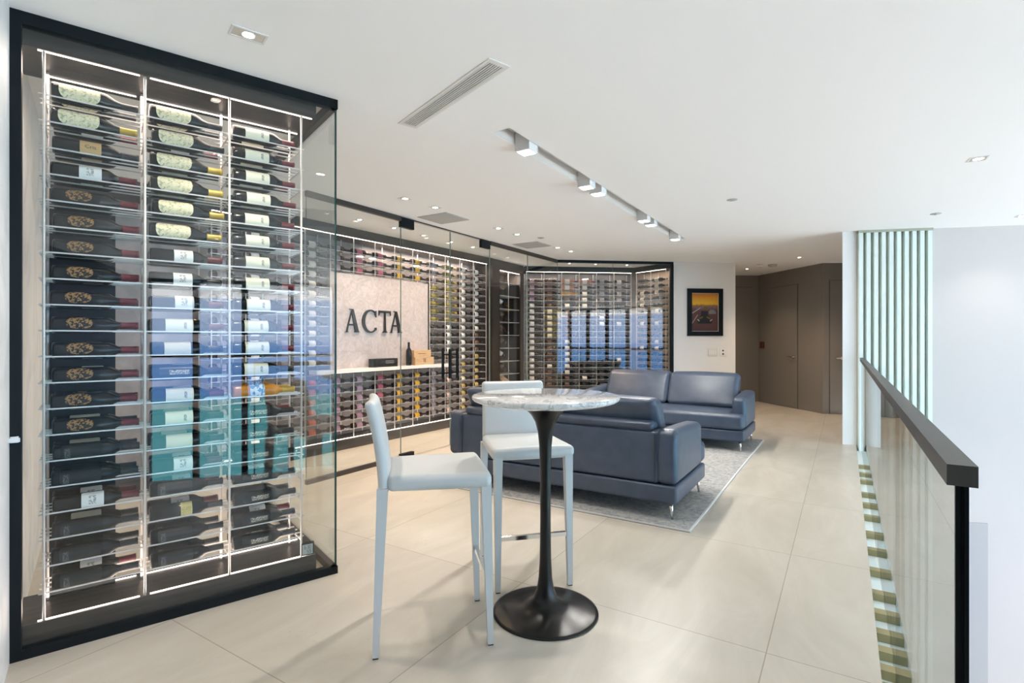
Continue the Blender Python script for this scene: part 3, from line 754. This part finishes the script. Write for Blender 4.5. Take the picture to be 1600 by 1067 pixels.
for nm, me in (('bottle_body', body_mesh('bordeaux', 'bglass')), ('foil_capsule', foil_mesh('foilblack'))):
    o = link(nm, me, t); o.rotation_euler = (0, -PI/2, 0)
for k, (z_, x_, w_, h_) in enumerate(((0.969, 1.91, 0.37, 0.105), (1.075, 1.93, 0.33, 0.095))):
    t = thing('wooden_crate', ['pale wooden wine crate with dark emblem, lower of the two on the counter', 'pale wooden wine crate, upper of the two stacked on the counter'][k], 'crate', pl_at(tx(x_), -0.11, z_), AA, 'wooden crates on the counter')
    mb = MB(); mb.box((0, 0, 0), (w_, 0.13, h_)); mb.build('crate_body', M['wood'], t)
    mb = MB()
    if k == 0: mb.box((w_/2-0.02, -0.001, 0.035), (w_/2-0.008, 0, 0.075)); mb.box((w_/2+0.008, -0.001, 0.035), (w_/2+0.02, 0, 0.075)); mb.box((w_/2-0.03, -0.001, 0.080), (w_/2+0.03, 0, 0.085))
    else: mb.box((0.08, -0.001, 0.045), (0.22, 0, 0.052))
    mb.build('printed_mark', M['darkprint'], t)

# dark display cabinet with tilted bottles between the two racks
lc = (Dd1-D0).length; ac = math.atan2((Dd1-D0).y, (Dd1-D0).x); ec = (Dd1-D0).normalized(); nc = Vector((-ec.y, ec.x))
t = thing('display_cabinet', 'tall dark cabinet with thin silver shelves between the two lit wine racks', 'cabinet', (D0.x, D0.y, 0), ac)
mb = MB(); mb.box((0.02, 0.34, 0), (lc, 0.36, H)); mb.build('back_panel', M['brownfascia'], t)
for a, b_ in ((0.02, 0.25), (lc-0.14, lc-0.01)): MB().box((a, 0, 0), (b_, 0.34, H-0.002)).build('side_panel', M['brownfascia'], t)
MB().box((0.25, 0, H-0.16), (lc-0.14, 0.34, H-0.002)).build('top_panel', M['brownfascia'], t)
MB().box((0.25, 0, 0), (lc-0.14, 0.34, 0.10)).build('plinth', M['brownfascia'], t)
zs = [2.30-0.229*k for k in range(10)]
for z_ in zs:
    mb = MB(); mb.box((0.252, 0.02, z_), (lc-0.142, 0.03, z_+0.010)); mb.box((0.252, 0.26, z_), (lc-0.142, 0.27, z_+0.010)); mb.box((0.252, 0.03, z_+0.002), (lc-0.142, 0.26, z_+0.004)); mb.build('shelf', M['rail'], t)
for x_ in (0.56,): MB().tube((x_, 0.015, 0.1), (x_, 0.015, 2.5), 0.005, n=6).build('upright', M['rod'], t)
MB().box((0.27, 0.006, 2.495), (lc-0.16, 0.014, 2.502)).build('light_strip', M['led'], t)
add_light('cabinet_light', 'AREA', (lc/2, 0.08, 2.49), 9, (1.0, 0.88, 0.8), (0.6, 0.1), (0, 0, 0), t)
for k, zi in enumerate((2, 3, 4, 5, 6, 7)):
    p = D0+ec*(0.60+0.04*(k % 2))+nc*0.17
    o = link('wine_bottle', small_mesh('bordeaux', 'bglassbrown', 'lab_whitel' if k in (0, 4) else 'lab_brownl', 'foilblack'), None, (p.x, p.y, zs[zi]+0.125))
    o.rotation_euler = (0, math.radians(32), 0.45)
    tag(o, 'tilted dark bottle%s on the %s stocked shelf of the dark display cabinet' % (' with white label' if k in (0, 4) else '', ORD[k]), 'bottle', 'tilted bottles in the dark cabinet')
p = D0+ec*0.60+nc*0.17
o = MB().box((-0.14, -0.05, -0.045), (0.14, 0.05, 0.045)).build('gift_box', M['wood'], None, (p.x, p.y, zs[8]+0.15)); o.rotation_euler = (0, math.radians(38), 0.45)
tag(o, 'golden wooden wine box leaning on the lowest stocked shelf of the dark cabinet', 'box')

# ------------------------------------------------------------------ thermometer on the plinth
tp = B-0.150*d1v+0.060*n1v
t = thing('thermometer_clock', 'small grey digital thermometer with two rows of digits on the steel plinth corner', 'thermometer', (tp.x, tp.y, 0.1235), A1-0.12)
MB().rbox((-0.036, -0.009, -0.002), (0.036, 0.006, 0.072), 0.006, 3, 2).build('case_body', M['rubber'], t)
MB().box((-0.027, -0.0105, 0.006), (0.027, -0.009, 0.060)).build('screen', M['lcd'], t)
SEG = {'0': 'abcdef', '3': 'abgcd', '5': 'afgcd', '6': 'afgedc', '9': 'abcdfg'}
def seg7(mb, ch, x, z, w_, h_, th=0.0018, y=-0.0112):
    S = {'a': (x, z+h_-th, x+w_, z+h_), 'd': (x, z, x+w_, z+th), 'g': (x, z+h_/2-th/2, x+w_, z+h_/2+th/2), 'f': (x, z+h_/2, x+th, z+h_), 'b': (x+w_-th, z+h_/2, x+w_, z+h_), 'e': (x, z, x+th, z+h_/2), 'c': (x+w_-th, z, x+w_, z+h_/2)}
    for k in SEG[ch]: a = S[k]; mb.box((a[0], y, a[1]), (a[2], y+0.0006, a[3]))
mb = MB()
for ch, x_ in (('6', -0.017), ('3', -0.002), ('0', 0.010)): seg7(mb, ch, x_, 0.036, 0.009, 0.019)
for ch, x_ in (('5', -0.003), ('9', 0.009)): seg7(mb, ch, x_, 0.011, 0.009, 0.019)
mb.box((0.0075, -0.0112, 0.036), (0.009, -0.0106, 0.038))
mb.build('digits', M['ink'], t)

# ------------------------------------------------------------------ bar table
t = thing('bar_table', 'round white marble bar table on a black tulip pedestal', 'table', (0.162, 2.56, 0))
MB().lathe([(0.0, 0.0), (0.0, 0.252), (0.004, 0.255), (0.008, 0.253), (0.012, 0.240), (0.020, 0.180), (0.030, 0.120), (0.045, 0.082), (0.070, 0.058), (0.110, 0.042), (0.170, 0.033), (0.26, 0.028), (0.45, 0.0255), (0.68, 0.0265), (0.80, 0.030), (0.87, 0.037), (0.92, 0.050), (0.955, 0.070), (0.985, 0.100), (1.0, 0.118), (1.008, 0.13), (1.008, 0.0)], 56).build('pedestal', M['blackmatte'], t)
MB().lathe([(1.009, 0.0), (1.009, 0.27), (1.014, 0.31), (1.026, 0.346), (1.034, 0.354), (1.042, 0.3565), (1.048, 0.354), (1.050, 0.350), (1.050, 0.0)], 96).build('tabletop', M['marble'], t)

# ------------------------------------------------------------------ bar stools (local +y = toward the back of the stool)
def make_stool(label, loc, rz):
    t = thing('bar_stool', label, 'stool', loc, rz, 'pale leather bar stools at the marble table')
    ts = 0.745; hw_ = 0.19
    def seatfn(p): return Vector((p.x*(1-0.05*(p.y/0.2)), p.y, p.z))
    MB().rbox((-0.215, -0.235, ts-0.062), (0.215, 0.205, ts+0.004), 0.026, 3, 8, bulge=(0.004, 0.006, 0.008), fn=seatfn).build('seat', M['stoolleather'], t)
    def backfn(p):
        k = (p.z-0.68)/0.38
        return Vector((p.x*(1-0.03*k), p.y+0.050*k*k+0.010*k-0.05*(1-(p.x/0.2)**2)*0.25, p.z))
    MB().rbox((-0.200, 0.198, 0.672), (0.200, 0.242, 1.060), 0.021, 3, 10, fn=backfn).build('backrest', M['stoolleather'], t)
    for sx in (-1, 1):
        mb = MB(); mb.taper((sx*0.188, 0.222, 0.70), (sx*0.196, 0.250, 0.006), (0.040, 0.046), (0.024, 0.026)); mb.taper((sx*0.196, 0.250, 0.006), (sx*0.196, 0.250, 0.0), (0.022, 0.024), (0.022, 0.024), 1); mb.build('leg', [M['stoolleather'], M['rubber']], t)
        mb = MB(); mb.taper((sx*0.193, -0.212, 0.705), (sx*0.197, -0.232, 0.006), (0.044, 0.044), (0.025, 0.025)); mb.taper((sx*0.197, -0.232, 0.006), (sx*0.197, -0.232, 0.0), (0.023, 0.023), (0.023, 0.023), 1); mb.build('leg', [M['stoolleather'], M['rubber']], t)
    MB().box((-0.178, -0.234, 0.265), (0.178, -0.214, 0.287)).build('footrest', M['chrome'], t)
    return t
def rot_for(bx, by): return math.atan2(by, bx)-PI/2
make_stool('pale leather bar stool in front, seen side-on left of the marble table', (-0.362, 2.43, 0), rot_for(-0.977, -0.212))
make_stool('pale leather bar stool behind the marble table, its back toward the sofas', (0.066, 3.02, 0), rot_for(-0.225, 0.974))

# ------------------------------------------------------------------ rug
rp = Vector((1.215, 3.60)); ra = math.atan2(-N2[1], -N2[0])      # local x to the right, y along D2
ro = rp+2.24*n2v
t = thing('area_rug', 'grey and cream distressed rug under the two sofas', 'rug', (ro.x, ro.y, 0), ra)
MB().box((0.012, 0.012, 0.003), (2.228, 3.85, 0.014)).build('pile', M['rug'], t)
mb = MB(); mb.box((0, 0, 0.002), (2.24, 0.02, 0.012)); mb.box((0, 3.845, 0.002), (2.24, 3.865, 0.012)); mb.box((0, 0.02, 0.002), (0.02, 3.845, 0.012)); mb.box((2.218, 0.02, 0.002), (2.24, 3.845, 0.013)); mb.build('binding', M['rugedge'], t)
MB().box((0.002, -0.002, 0.0), (2.238, 3.86, 0.002)).build('backing', M['rugunder'], t)

# ------------------------------------------------------------------ sofas
def make_sofa(label, loc, rz):
    t = thing('sofa', label, 'sofa', loc, rz, 'slate blue leather sofas facing each other'); L = 2.085; L_ = M['leather']; zb = 0.13
    MB().rbox((0, 0, zb), (L, 0.92, 0.262), 0.022, 3, 8, bulge=(0, 0, 0)).build('base', L_, t)
    def bk(p): 
        k = max(0, (p.z-0.27)/0.38); return Vector((p.x, p.y+0.02*k*k, p.z))
    MB().rbox((0.13, 0.004, 0.266), (L-0.13, 0.20, 0.648), 0.028, 4, 10, bulge=(0, 0.004, 0), fn=bk).build('back', L_, t)
    for s in (0, 1):
        xa, xb = (0.0, 0.155) if s == 0 else (L-0.155, L)
        def arm(p, xa=xa): 
            k = max(0, (p.z-0.45)/0.2); yy = p.y
            z = p.z-0.035*max(0, (p.y-0.1))/0.7*(1 if p.z > 0.45 else 0)
            return Vector((p.x, yy+(0.02*k*k if yy < 0.2 else 0), z))
        MB().rbox((xa, 0.004, 0.266), (xb, 0.80, 0.662), 0.045, 5, 8, bulge=(0.004, 0.004, 0.006), fn=arm).build('arm', L_, t)
    for xs in (0.159, L-0.159):
        MB().box((xs-0.0035, 0.0, 0.28), (xs+0.0035, 0.012, 0.63)).build('piping', M['seam'], t)
    mb = MB(); mb.rbox((0.157, 0.16, 0.268), (L-0.157, 0.86, 0.452), 0.04, 4, 10, bulge=(0, 0, 0.012)); mb.rbox((0.004, 0.805, 0.270), (L-0.004, 0.955, 0.448), 0.045, 5, 10, bulge=(0, 0.006, 0.004))
    mb.build('seat_cushion', L_, t)
    mid = L/2
    for xa, xb in ((0.165, mid-0.004), (mid+0.004, L-0.165)):
        def cf(p):
            return Vector((p.x, p.y-0.20*max(0, (p.z-0.46))/0.4, p.z))
        MB().rbox((xa, 0.22, 0.462), (xb, 0.43, 0.875), 0.055, 5, 10, bulge=(0.006, 0.03, 0.012), fn=cf).build('back_cushion', L_, t)
        MB().rbox((xa+0.01, 0.015, 0.640), (xb-0.01, 0.17, 0.712), 0.034, 4, 8, bulge=(0, 0.006, 0.004)).build('headrest_roll', L_, t)
    MB().box((mid-0.22, 0.001, 0.29), (mid-0.218, 0.0045, 0.62)).build('stitching', M['seam'], t)
    for x_, y_ in ((0.055, 0.05), (L-0.055, 0.05), (0.055, 0.87), (L-0.055, 0.87)):
        MB().tube((x_, y_, zb+0.002), (x_+(0.012 if x_ > 1 else -0.012), y_, 0.0145), 0.017, 0.008, n=14).build('leg', M['chrome'], t)
    return t
so = Vector((1.173, 3.766))+2.085*n2v
make_sofa('slate blue leather sofa nearer the table, its back to the bar stools', (so.x, so.y, 0), ra)
sf = Vector((3.16, 6.85))-0.0*n2v
make_sofa('slate blue leather sofa facing the camera at the far end of the rug', (sf.x, sf.y, 0), ra+PI)

# ------------------------------------------------------------------ railing at the void
GY = -(VE+0.058)
t = thing('glass_railing', 'clear glass railing with dark square handrail along the edge of the void', 'railing', (0, 0, 0), A2)
U0 = 1.235; U1 = 7.80; ZR = 1.093
MB().box((U0, GY-0.022, ZR-0.038), (U1, GY+0.022, ZR)).build('handrail', M['handrail'], t)
js = [U0+0.012, 2.61, 3.99, 5.37, 6.75, U1]
for a, b_ in zip(js[:-1], js[1:]): glasspane('glass_pane', a+0.001, b_-0.002, GY, -0.058, ZR-0.0385, t, 0.012, 'railglass', 'edge')
mb = MB(); mb.box((U0+0.002, GY-0.0095, -0.058), (U0+0.012, GY-0.003, ZR-0.038)); mb.box((U0+0.002, GY+0.003, -0.058), (U0+0.012, GY+0.0095, ZR-0.038)); mb.box((U0+0.006, GY-0.003, -0.058), (U0+0.012, GY+0.003, ZR-0.038)); mb.build('end_trim', M['black'], t)
mb = MB(); mb.box((0.5, -VE-0.124, -0.20), (U1, -VE-0.0005, -0.06)); mb.build('base_channel', M['channel'], t)
for yy in (5.65, 5.33, 5.06, 4.63, 4.34, 4.04, 3.69, 3.40, 3.10, 2.82, 2.62, 2.44, 2.30, 2.17, 2.05, 1.93):
    X = 1.421+(yy-2.028)*D2[0]/D2[1]; u = X*D2[0]+yy*D2[1]
    mb = MB(); mb.box((u-0.028, -VE-0.052, -0.06), (u+0.028, -VE-0.001, -0.022)); mb.box((u-0.028, -VE-0.117, -0.06), (u+0.028, -VE-0.064, -0.022)); mb.build('clamp', M['brass'], t)

# slatted screen on the right wall
t = thing('slatted_screen', 'pale green vertical slat screen on the white wall beyond the railing', 'wall screen', (rw0.x, rw0.y, 0), math.atan2(rdir.y, rdir.x))
MB().box((0.0, -0.012, -3.2), (0.80, -0.002, H-0.03)).build('backing', M['slatback'], t)
for k in range(10): 
    x_ = 0.004+k*0.0835
    MB().box((x_, -0.055, -3.2), (x_+0.046, -0.012, H-0.032)).build('slat', M['slat'], t)
MB().box((-0.004, -0.06, H-0.032), (0.81, -0.002, H-0.001)).build('top_trim', M['slatback'], t)
# grey panel low on the right wall
mb = MB(); mb.box((1.10, -0.02, -3.3), (1.40, -0.001, -0.88)); o = mb.build('wall_panel', mat('pale_grey_panel', (0.42, 0.42, 0.415), 0.5), None, (rw0.x, rw0.y, 0), math.atan2(rdir.y, rdir.x)); tag(o, 'tall pale grey panel low on the white wall beyond the railing', 'panel')

# ------------------------------------------------------------------ corridor doors, fittings
def seam_rect(name, p, q, s0, s1, z1, handle=None, thin=0.006):
    d = (Vector(q)-Vector(p)).normalized(); t = empty_struct(name, (p[0], p[1], 0), math.atan2(d.y, d.x))
    mb = MB(); mb.box((s0, -0.016, 0.012), (s1, -0.0, z1)); mb.build('door_leaf', M['taupe'], t)
    mb = MB()
    mb.box((s0-thin, -0.004, 0.0), (s0, 0.0, z1+thin)); mb.box((s1, -0.004, 0.0), (s1+thin, 0.0, z1+thin)); mb.box((s0, -0.004, z1), (s1, 0, z1+thin)); mb.build('door_gap', M['gap'], t)
    if handle is not None:
        mb = MB(); mb.tube((handle, -0.018, 0.985), (handle, -0.065, 0.985), 0.011, n=10); mb.box((handle-0.13, -0.072, 0.975), (handle+0.012, -0.056, 0.995)); mb.box((handle-0.026, -0.022, 0.96), (handle+0.026, -0.0165, 1.01)); mb.build('door_handle', M['chrome'], t)
    return t
lcc = (c2-c1).length
seam_rect('door_3', c1, c2, 0.42, 1.22, 2.36, 1.13)
seam_rect('door_4', (3.3, 11.2), c1, 0.6, 1.78, 2.42)
seam_rect('door_5', c2, (6.6, 9.30), 0.12, 0.9, 2.36, 0.33)
t = thing('fire_alarm', 'small dark red wall alarm box beside the corridor door', 'alarm', (c1.x+0.025, c1.y-0.16, 1.20), math.atan2((c2-c1).y, (c2-c1).x))
MB().rbox((-0.05, -0.05, -0.07), (0.05, -0.002, 0.07), 0.008, 2, 2).build('housing', M['red'], t); MB().box((-0.03, -0.056, -0.03), (0.03, -0.05, 0.0)).build('pull_lever', M['brownfascia'], t)
# picture
wd = (Ff-Ee).normalized(); wa = math.atan2(wd.y, wd.x)
def wpos(px, z):
    r = (px-800)/F; s = (r*Ee.y-Ee.x)/(wd.x-r*wd.y); return Vector((Ee.x+wd.x*s, Ee.y+wd.y*s, z))
pc_ = wpos(1101, 1.795)
t = thing('framed_picture', 'black framed picture of racing cars under an orange sunset on the white wall', 'picture', pc_, wa)
mb = MB(); W_, H_ = 0.325, 0.415; fw = 0.078
for a, b_ in (((-W_, -H_), (W_, -H_+fw)), ((-W_, H_-fw), (W_, H_)), ((-W_, -H_+fw), (-W_+fw, H_-fw)), ((W_-fw, -H_+fw), (W_, H_-fw))): mb.box((a[0], -0.034, a[1]), (b_[0], -0.003, b_[1]))
mb.build('frame', M['black'], t)
am = mat('sunset_print', (0.5, 0.2, 0.05), 0.5); tt = am.node_tree; bb_ = tt.nodes['Principled BSDF']
c_ = tt.nodes.new('ShaderNodeTexCoord'); s_ = tt.nodes.new('ShaderNodeSeparateXYZ'); rr_ = tt.nodes.new('ShaderNodeMapRange'); rr_.inputs['From Min'].default_value = -0.34; rr_.inputs['From Max'].default_value = 0.34
nz = tt.nodes.new('ShaderNodeTexNoise'); nz.inputs['Scale'].default_value = 18; nz.inputs['Detail'].default_value = 5
ad = tt.nodes.new('ShaderNodeMath'); ad.operation = 'MULTIPLY_ADD'; ad.inputs[1].default_value = 0.12
cr_ = tt.nodes.new('ShaderNodeValToRGB'); el = cr_.color_ramp.elements; el[0].position = 0.0; el[0].color = (0.05, 0.018, 0.018, 1); el[1].position = 1.0; el[1].color = (0.52, 0.18, 0.015, 1)
for p_, c in ((0.25, (0.085, 0.03, 0.03, 1)), (0.60, (0.10, 0.04, 0.04, 1)), (0.68, (0.16, 0.10, 0.12, 1)), (0.74, (0.30, 0.12, 0.03, 1)), (0.78, (0.70, 0.40, 0.02, 1)), (0.9, (0.62, 0.30, 0.015, 1))): k = el.new(p_); k.color = c
tt.links.new(c_.outputs['Object'], s_.inputs[0]); tt.links.new(s_.outputs['Z'], rr_.inputs['Value']); tt.links.new(c_.outputs['Object'], nz.inputs['Vector'])
tt.links.new(nz.outputs['Fac'], ad.inputs[0]); tt.links.new(rr_.outputs[0], ad.inputs[2]); tt.links.new(ad.outputs[0], cr_.inputs[0]); tt.links.new(cr_.outputs[0], bb_.inputs['Base Color'])
MB().box((-W_+fw-0.004, -0.012, -H_+fw-0.004), (W_-fw+0.004, -0.004, H_-fw+0.004)).build('print', am, t)
mb = MB(); ins = 0.006
for a, b_ in (((-W_+fw, -H_+fw), (W_-fw, -H_+fw+ins)), ((-W_+fw, H_-fw-ins), (W_-fw, H_-fw)), ((-W_+fw, -H_+fw), (-W_+fw+ins, H_-fw)), ((W_-fw-ins, -H_+fw), (W_-fw, H_-fw))): mb.box((a[0], -0.016, a[1]), (b_[0], -0.012, b_[1]))
mb.build('mat_border', M['plate'], t)
def flat(mb, pts, y, mi=0):
    n = len(pts); mb.add([(p[0], y, p[1]) for p in pts]+[(p[0], y+0.001, p[1]) for p in pts], [tuple(range(n))]+[tuple(reversed(range(n, 2*n)))]+[(i, n+i, n+(i+1) % n, (i+1) % n) for i in range(n)], mi)
mb = MB()
flat(mb, [(-0.13, -0.20), (0.12, -0.20), (0.135, -0.15), (0.12, -0.10), (0.06, -0.06), (0.05, 0.02), (-0.07, 0.02), (-0.08, -0.06), (-0.13, -0.10), (-0.145, -0.15)], -0.014, 0)
flat(mb, [(-0.14, -0.135), (-0.105, -0.165), (-0.10, -0.145), (-0.135, -0.115)], -0.0152, 1); flat(mb, [(0.13, -0.135), (0.135, -0.115), (0.09, -0.145), (0.095, -0.165)], -0.0152, 1)
flat(mb, [(-0.12, -0.10), (-0.04, -0.07), (-0.04, -0.10), (-0.11, -0.125)], -0.0152, 2); flat(mb, [(0.11, -0.10), (0.10, -0.125), (0.03, -0.10), (0.03, -0.07)], -0.0152, 2)
flat(mb, [(0.07, -0.03), (0.20, -0.03), (0.20, 0.01), (0.16, 0.045), (0.10, 0.045), (0.07, 0.015)], -0.0148, 3)
flat(mb, [(-0.03, 0.05), (0.05, 0.05), (0.04, 0.10), (-0.02, 0.10)], -0.0148, 2)
flat(mb, [(-0.235, -0.01), (-0.235, -0.025), (-0.08, 0.075), (-0.09, 0.08)], -0.0148, 1); flat(mb, [(-0.235, -0.185), (-0.235, -0.20), (-0.13, -0.05), (-0.138, -0.045)], -0.0148, 1)
mb.build('painted_cars', [mat('ink_black', (0.008, 0.010, 0.010), 0.5), mat('ink_white', (0.45, 0.42, 0.38), 0.5), mat('ink_olive', (0.13, 0.09, 0.015), 0.5), mat('ink_grey', (0.17, 0.18, 0.18), 0.5)], t)
for px0, px1, nm, lb, m_ in ((1106.0, 1121.0, 'light_switch', 'cream four-button light switch plate on the wall below the picture', 'plate'), (1124.5, 1135.5, 'wall_outlet', 'white wall plate with two dark sockets right of the light switch', 'platew')):
    a = wpos(px0, 0); b_ = wpos(px1, 0); wv = (b_-a).length; t = thing(nm, lb, 'switch' if nm == 'light_switch' else 'outlet', (a.x, a.y, 1.09), wa)
    MB().rbox((0, -0.010, -0.068), (wv, -0.001, 0.068), 0.004, 2, 2).build('plate', M[m_], t)
    if nm == 'light_switch':
        for k in range(4): MB().box((0.012+k*0.036, -0.014, -0.038), (0.040+k*0.036, -0.010, 0.038)).build('button', M['platew'], t)
    else:
        for z_ in (-0.03, 0.03): MB().box((wv*0.32, -0.0115, z_-0.012), (wv*0.55, -0.010, z_+0.012)).build('socket', M['gap'], t)

# ------------------------------------------------------------------ ceiling fittings
def cpt(px, py, z=H):
    Y = F*(z-HC)/(530-py); return Vector(((px-800)/F*Y, Y, z))
t = thing('recessed_light_track', 'long white recessed ceiling slot holding six square lamps', 'ceiling light', (0, 0, 0), A2)
mb = MB(); mb.box((su0+0.001, sy-hw+0.001, H+0.002), (su1-0.001, sy-hw+0.006, H+0.089)); mb.box((su0+0.001, sy+hw-0.006, H+0.002), (su1-0.001, sy+hw-0.001, H+0.089)); mb.box((su0+0.001, sy-hw+0.006, H+0.080), (su1-0.001, sy+hw-0.006, H+0.089)); mb.build('channel', M['trimwhite'], t)
for q in ((0.105, 3.676), (0.655, 4.525), (0.794, 4.733), (1.465, 5.816), (1.609, 6.025), (2.153, 6.89)):
    u = q[0]*D2[0]+q[1]*D2[1]
    mb = MB(); s_ = 0.058
    h = mb.box((u-s_, sy-s_, H-0.05), (u+s_, sy+s_, H+0.078)).build('lamp_housing', M['trimwhite'], t)
    MB().box((u-s_+0.012, sy-s_+0.012, H-0.053), (u+s_-0.012, sy+s_-0.012, H-0.0502)).build('lamp_diffuser', M['bulbcool'], t)
    add_light('track_lamp', 'AREA', (u, sy, H-0.06), 12, (1.0, 0.96, 0.90), (0.09, 0.09), (0, 0, 0), t)
# linear air vent
va = cpt(621.8, 192.2); vdir = -n1v; vang = math.atan2(vdir.y, vdir.x)
t = thing('air_vent', 'long slotted white air vent in the ceiling left of the light track', 'vent', (-0.712, 3.297, H), vang)
mb = MB(); L_ = 0.974; W_ = 0.128
mb.box((0, 0, -0.004), (L_, 0.018, 0.0)); mb.box((0, W_-0.018, -0.004), (L_, W_, 0)); mb.box((0, 0.018, -0.004), (0.03, W_-0.018, 0)); mb.box((L_-0.03, 0.018, -0.004), (L_, W_-0.018, 0)); mb.build('frame', M['trimwhite'], t)
MB().box((0.03, 0.018, -0.0015), (L_-0.03, W_-0.018, -0.0005)).build('backing', M['slot'], t)
for k in range(7):
    y_ = 0.018+0.0135*k; MB().box((0.03, y_, -0.006), (L_-0.03, y_+0.0070, -0.0015)).build('blade', M['trimwhite'], t)
for k, (c, lb) in enumerate((((-0.764, 5.89), 'square grey flush ceiling grille nearer the camera, by the glass doors'), ((0.29, 7.56), 'square grey flush ceiling grille farther back, above the far sofa'))):
    t = thing('ceiling_grille', lb, 'grille', (c[0], c[1], H), A2, 'square grey ceiling grilles')
    MB().box((-0.205, -0.205, -0.006), (0.205, 0.205, 0)).build('frame', M['grey'], t); MB().box((-0.19, -0.19, -0.008), (0.19, 0.19, -0.006)).build('mesh_cover', M['grey'], t)
def downlight(px, py, label, size=0.09, rz=A2, group='square recessed downlights', power=6, warm=(1.0, 0.66, 0.38), rect=1.0, pos=None):
    p = pos if pos is not None else cpt(px, py)
    t = thing('downlight', label, 'ceiling light', (p.x, p.y, H), rz, group)
    a = size/2; b_ = a*rect; w_ = 0.008; mb = MB()
    mb.box((-a, -b_, -0.004), (a, -b_+w_, 0)); mb.box((-a, b_-w_, -0.004), (a, b_, 0)); mb.box((-a, -b_+w_, -0.004), (-a+w_, b_-w_, 0)); mb.box((a-w_, -b_+w_, -0.004), (a, b_-w_, 0)); mb.build('trim_ring', M['trimwhite'], t)
    MB().box((-a+w_, -b_+w_, -0.0012), (a-w_, b_-w_, -0.0004)).build('recess', M['recess'], t)
    r = b_*0.55
    MB().lathe([(-0.0045, 0.0), (-0.0045, r*0.75), (-0.003, r), (-0.0012, r)], 20).build('bulb', M['bulb'], t)
    MB().lathe([(-0.0035, r*1.0), (-0.0035, r*1.25), (-0.0012, r*1.25)], 20).build('reflector_ring', M['trimwhite'], t)
    if power: add_light('lamp', 'SPOT', (0, 0, -0.02), power*7, warm, 0.03, (0, 0, 0), t, spot_size=math.radians(110), spot_blend=0.8)
    return t
downlight(388, 54, 'large square recessed downlight above the near glass case, nearest of all', 0.145, A1, rect=0.62, power=5, warm=(1, 0.85, 0.7))
for (px, py), lb in zip(((633, 310), (680, 324), (779, 356.5), (808, 366), (871, 386.7), (892, 392.6)),
        ('left of the nearer grille, leftmost of the row', 'just left of the nearer grille, second of the row', 'between the two grilles, left one of the pair', 'between the two grilles, right one of the pair', 'right of the farther grille, left one of the pair', 'right of the farther grille, last of the row')):
    downlight(px, py, 'small bright square downlight %s' % lb, 0.10, A2, power=5)
downlight(1528, 248, 'bright square downlight in the ceiling over the void at right', 0.11, A2, power=3, warm=(1, 0.95, 0.9))
downlight(1597, 337, 'bright square downlight at the right edge of the photo over the void', 0.11, A2, power=2, warm=(1, 0.95, 0.9))
for k, pos in enumerate(((-1.72, 5.96), (-1.43, 6.40), (-1.147, 6.86), (-0.847, 7.33), (-0.571, 7.73))):
    downlight(0, 0, 'small downlight in the cellar aisle behind the glass doors, %s from the near end' % ORD[k], 0.08, A2, 'cellar aisle downlights', 4.5, warm=(1, 0.74, 0.54), pos=Vector((pos[0], pos[1], H)))
for k, pos in enumerate(((1.02, 9.38), (1.50, 9.48), (2.09, 9.60))):
    downlight(0, 0, 'small downlight behind the frontal glass, %s from the left' % ORD[k], 0.07, A2, 'far cellar downlights', 2.5, pos=Vector((pos[0], pos[1], H)))
downlight(0, 0, 'small downlight glowing in the canopy of the near glass case aisle', 0.08, A1, 'cellar aisle downlights', 5, pos=Vector((-2.15, 3.85, H)))
downlight(1167, 420, 'small downlight at the far end of the taupe corridor ceiling', 0.08, 0, 'corridor downlights', 4, warm=(1.0, 0.72, 0.48))
downlight(1249, 402, 'small downlight nearer the corridor entrance', 0.09, 0, 'corridor downlights', 8, warm=(1.0, 0.72, 0.48))
def disc(nm, px, py, label, cat, r=0.045, h=0.02, m='trimwhite'):
    p = cpt(px, py); t = thing(nm, label, cat, (p.x, p.y, H))
    MB().lathe([(0, 0.0), (0, r), (-h*0.5, r), (-h, r*0.8), (-h, 0)], 24).build('housing', M[m], t); MB().lathe([(-h, 0), (-h-0.006, 0.0), (-h-0.006, r*0.3), (-h, r*0.35)], 16).build('sensor_eye', M['grey'], t)
disc('ceiling_sensor', 1144, 312, 'small round ceiling sensor right of the light track', 'sensor', 0.05, 0.006, 'grey')
disc('ceiling_sensor', 1462, 334, 'small round ceiling sensor above the slat screen', 'sensor', 0.05, 0.006, 'grey')
disc('ceiling_sensor', 845, 371.5, 'small round ceiling sensor behind the farther square grille', 'sensor', 0.045, 0.006, 'grey')
disc('smoke_detector', 1187, 413.5, 'left of two small ceiling detectors at the corridor', 'detector', 0.055, 0.045)
disc('smoke_detector', 1207, 413.5, 'right of two small ceiling detectors at the corridor, wider and darker', 'detector', 0.075, 0.035, 'grey')
# unseen downlights added to brighten the room, behind and beside the viewpoint
for (u, v), lb in (((-1.2, -1.6), 'added unseen downlight over the floor behind the viewpoint, left'), ((-1.2, -0.4), 'added unseen downlight over the floor behind the viewpoint, right'),
                   ((-3.2, -1.2), 'added unseen downlight farther behind the viewpoint'), ((0.5, 2.4), 'added unseen downlight over the void, beside the viewpoint'), ((3.5, 2.6), 'added unseen downlight over the void, outside the frame'),
                   ((6.0, 3.0), 'added unseen downlight over the void near the white wall')):
    p = uv(u, v, H)
    downlight(0, 0, lb, 0.10, A2, 'added downlights outside the frame', 6, warm=(1, 0.93, 0.85), pos=p)
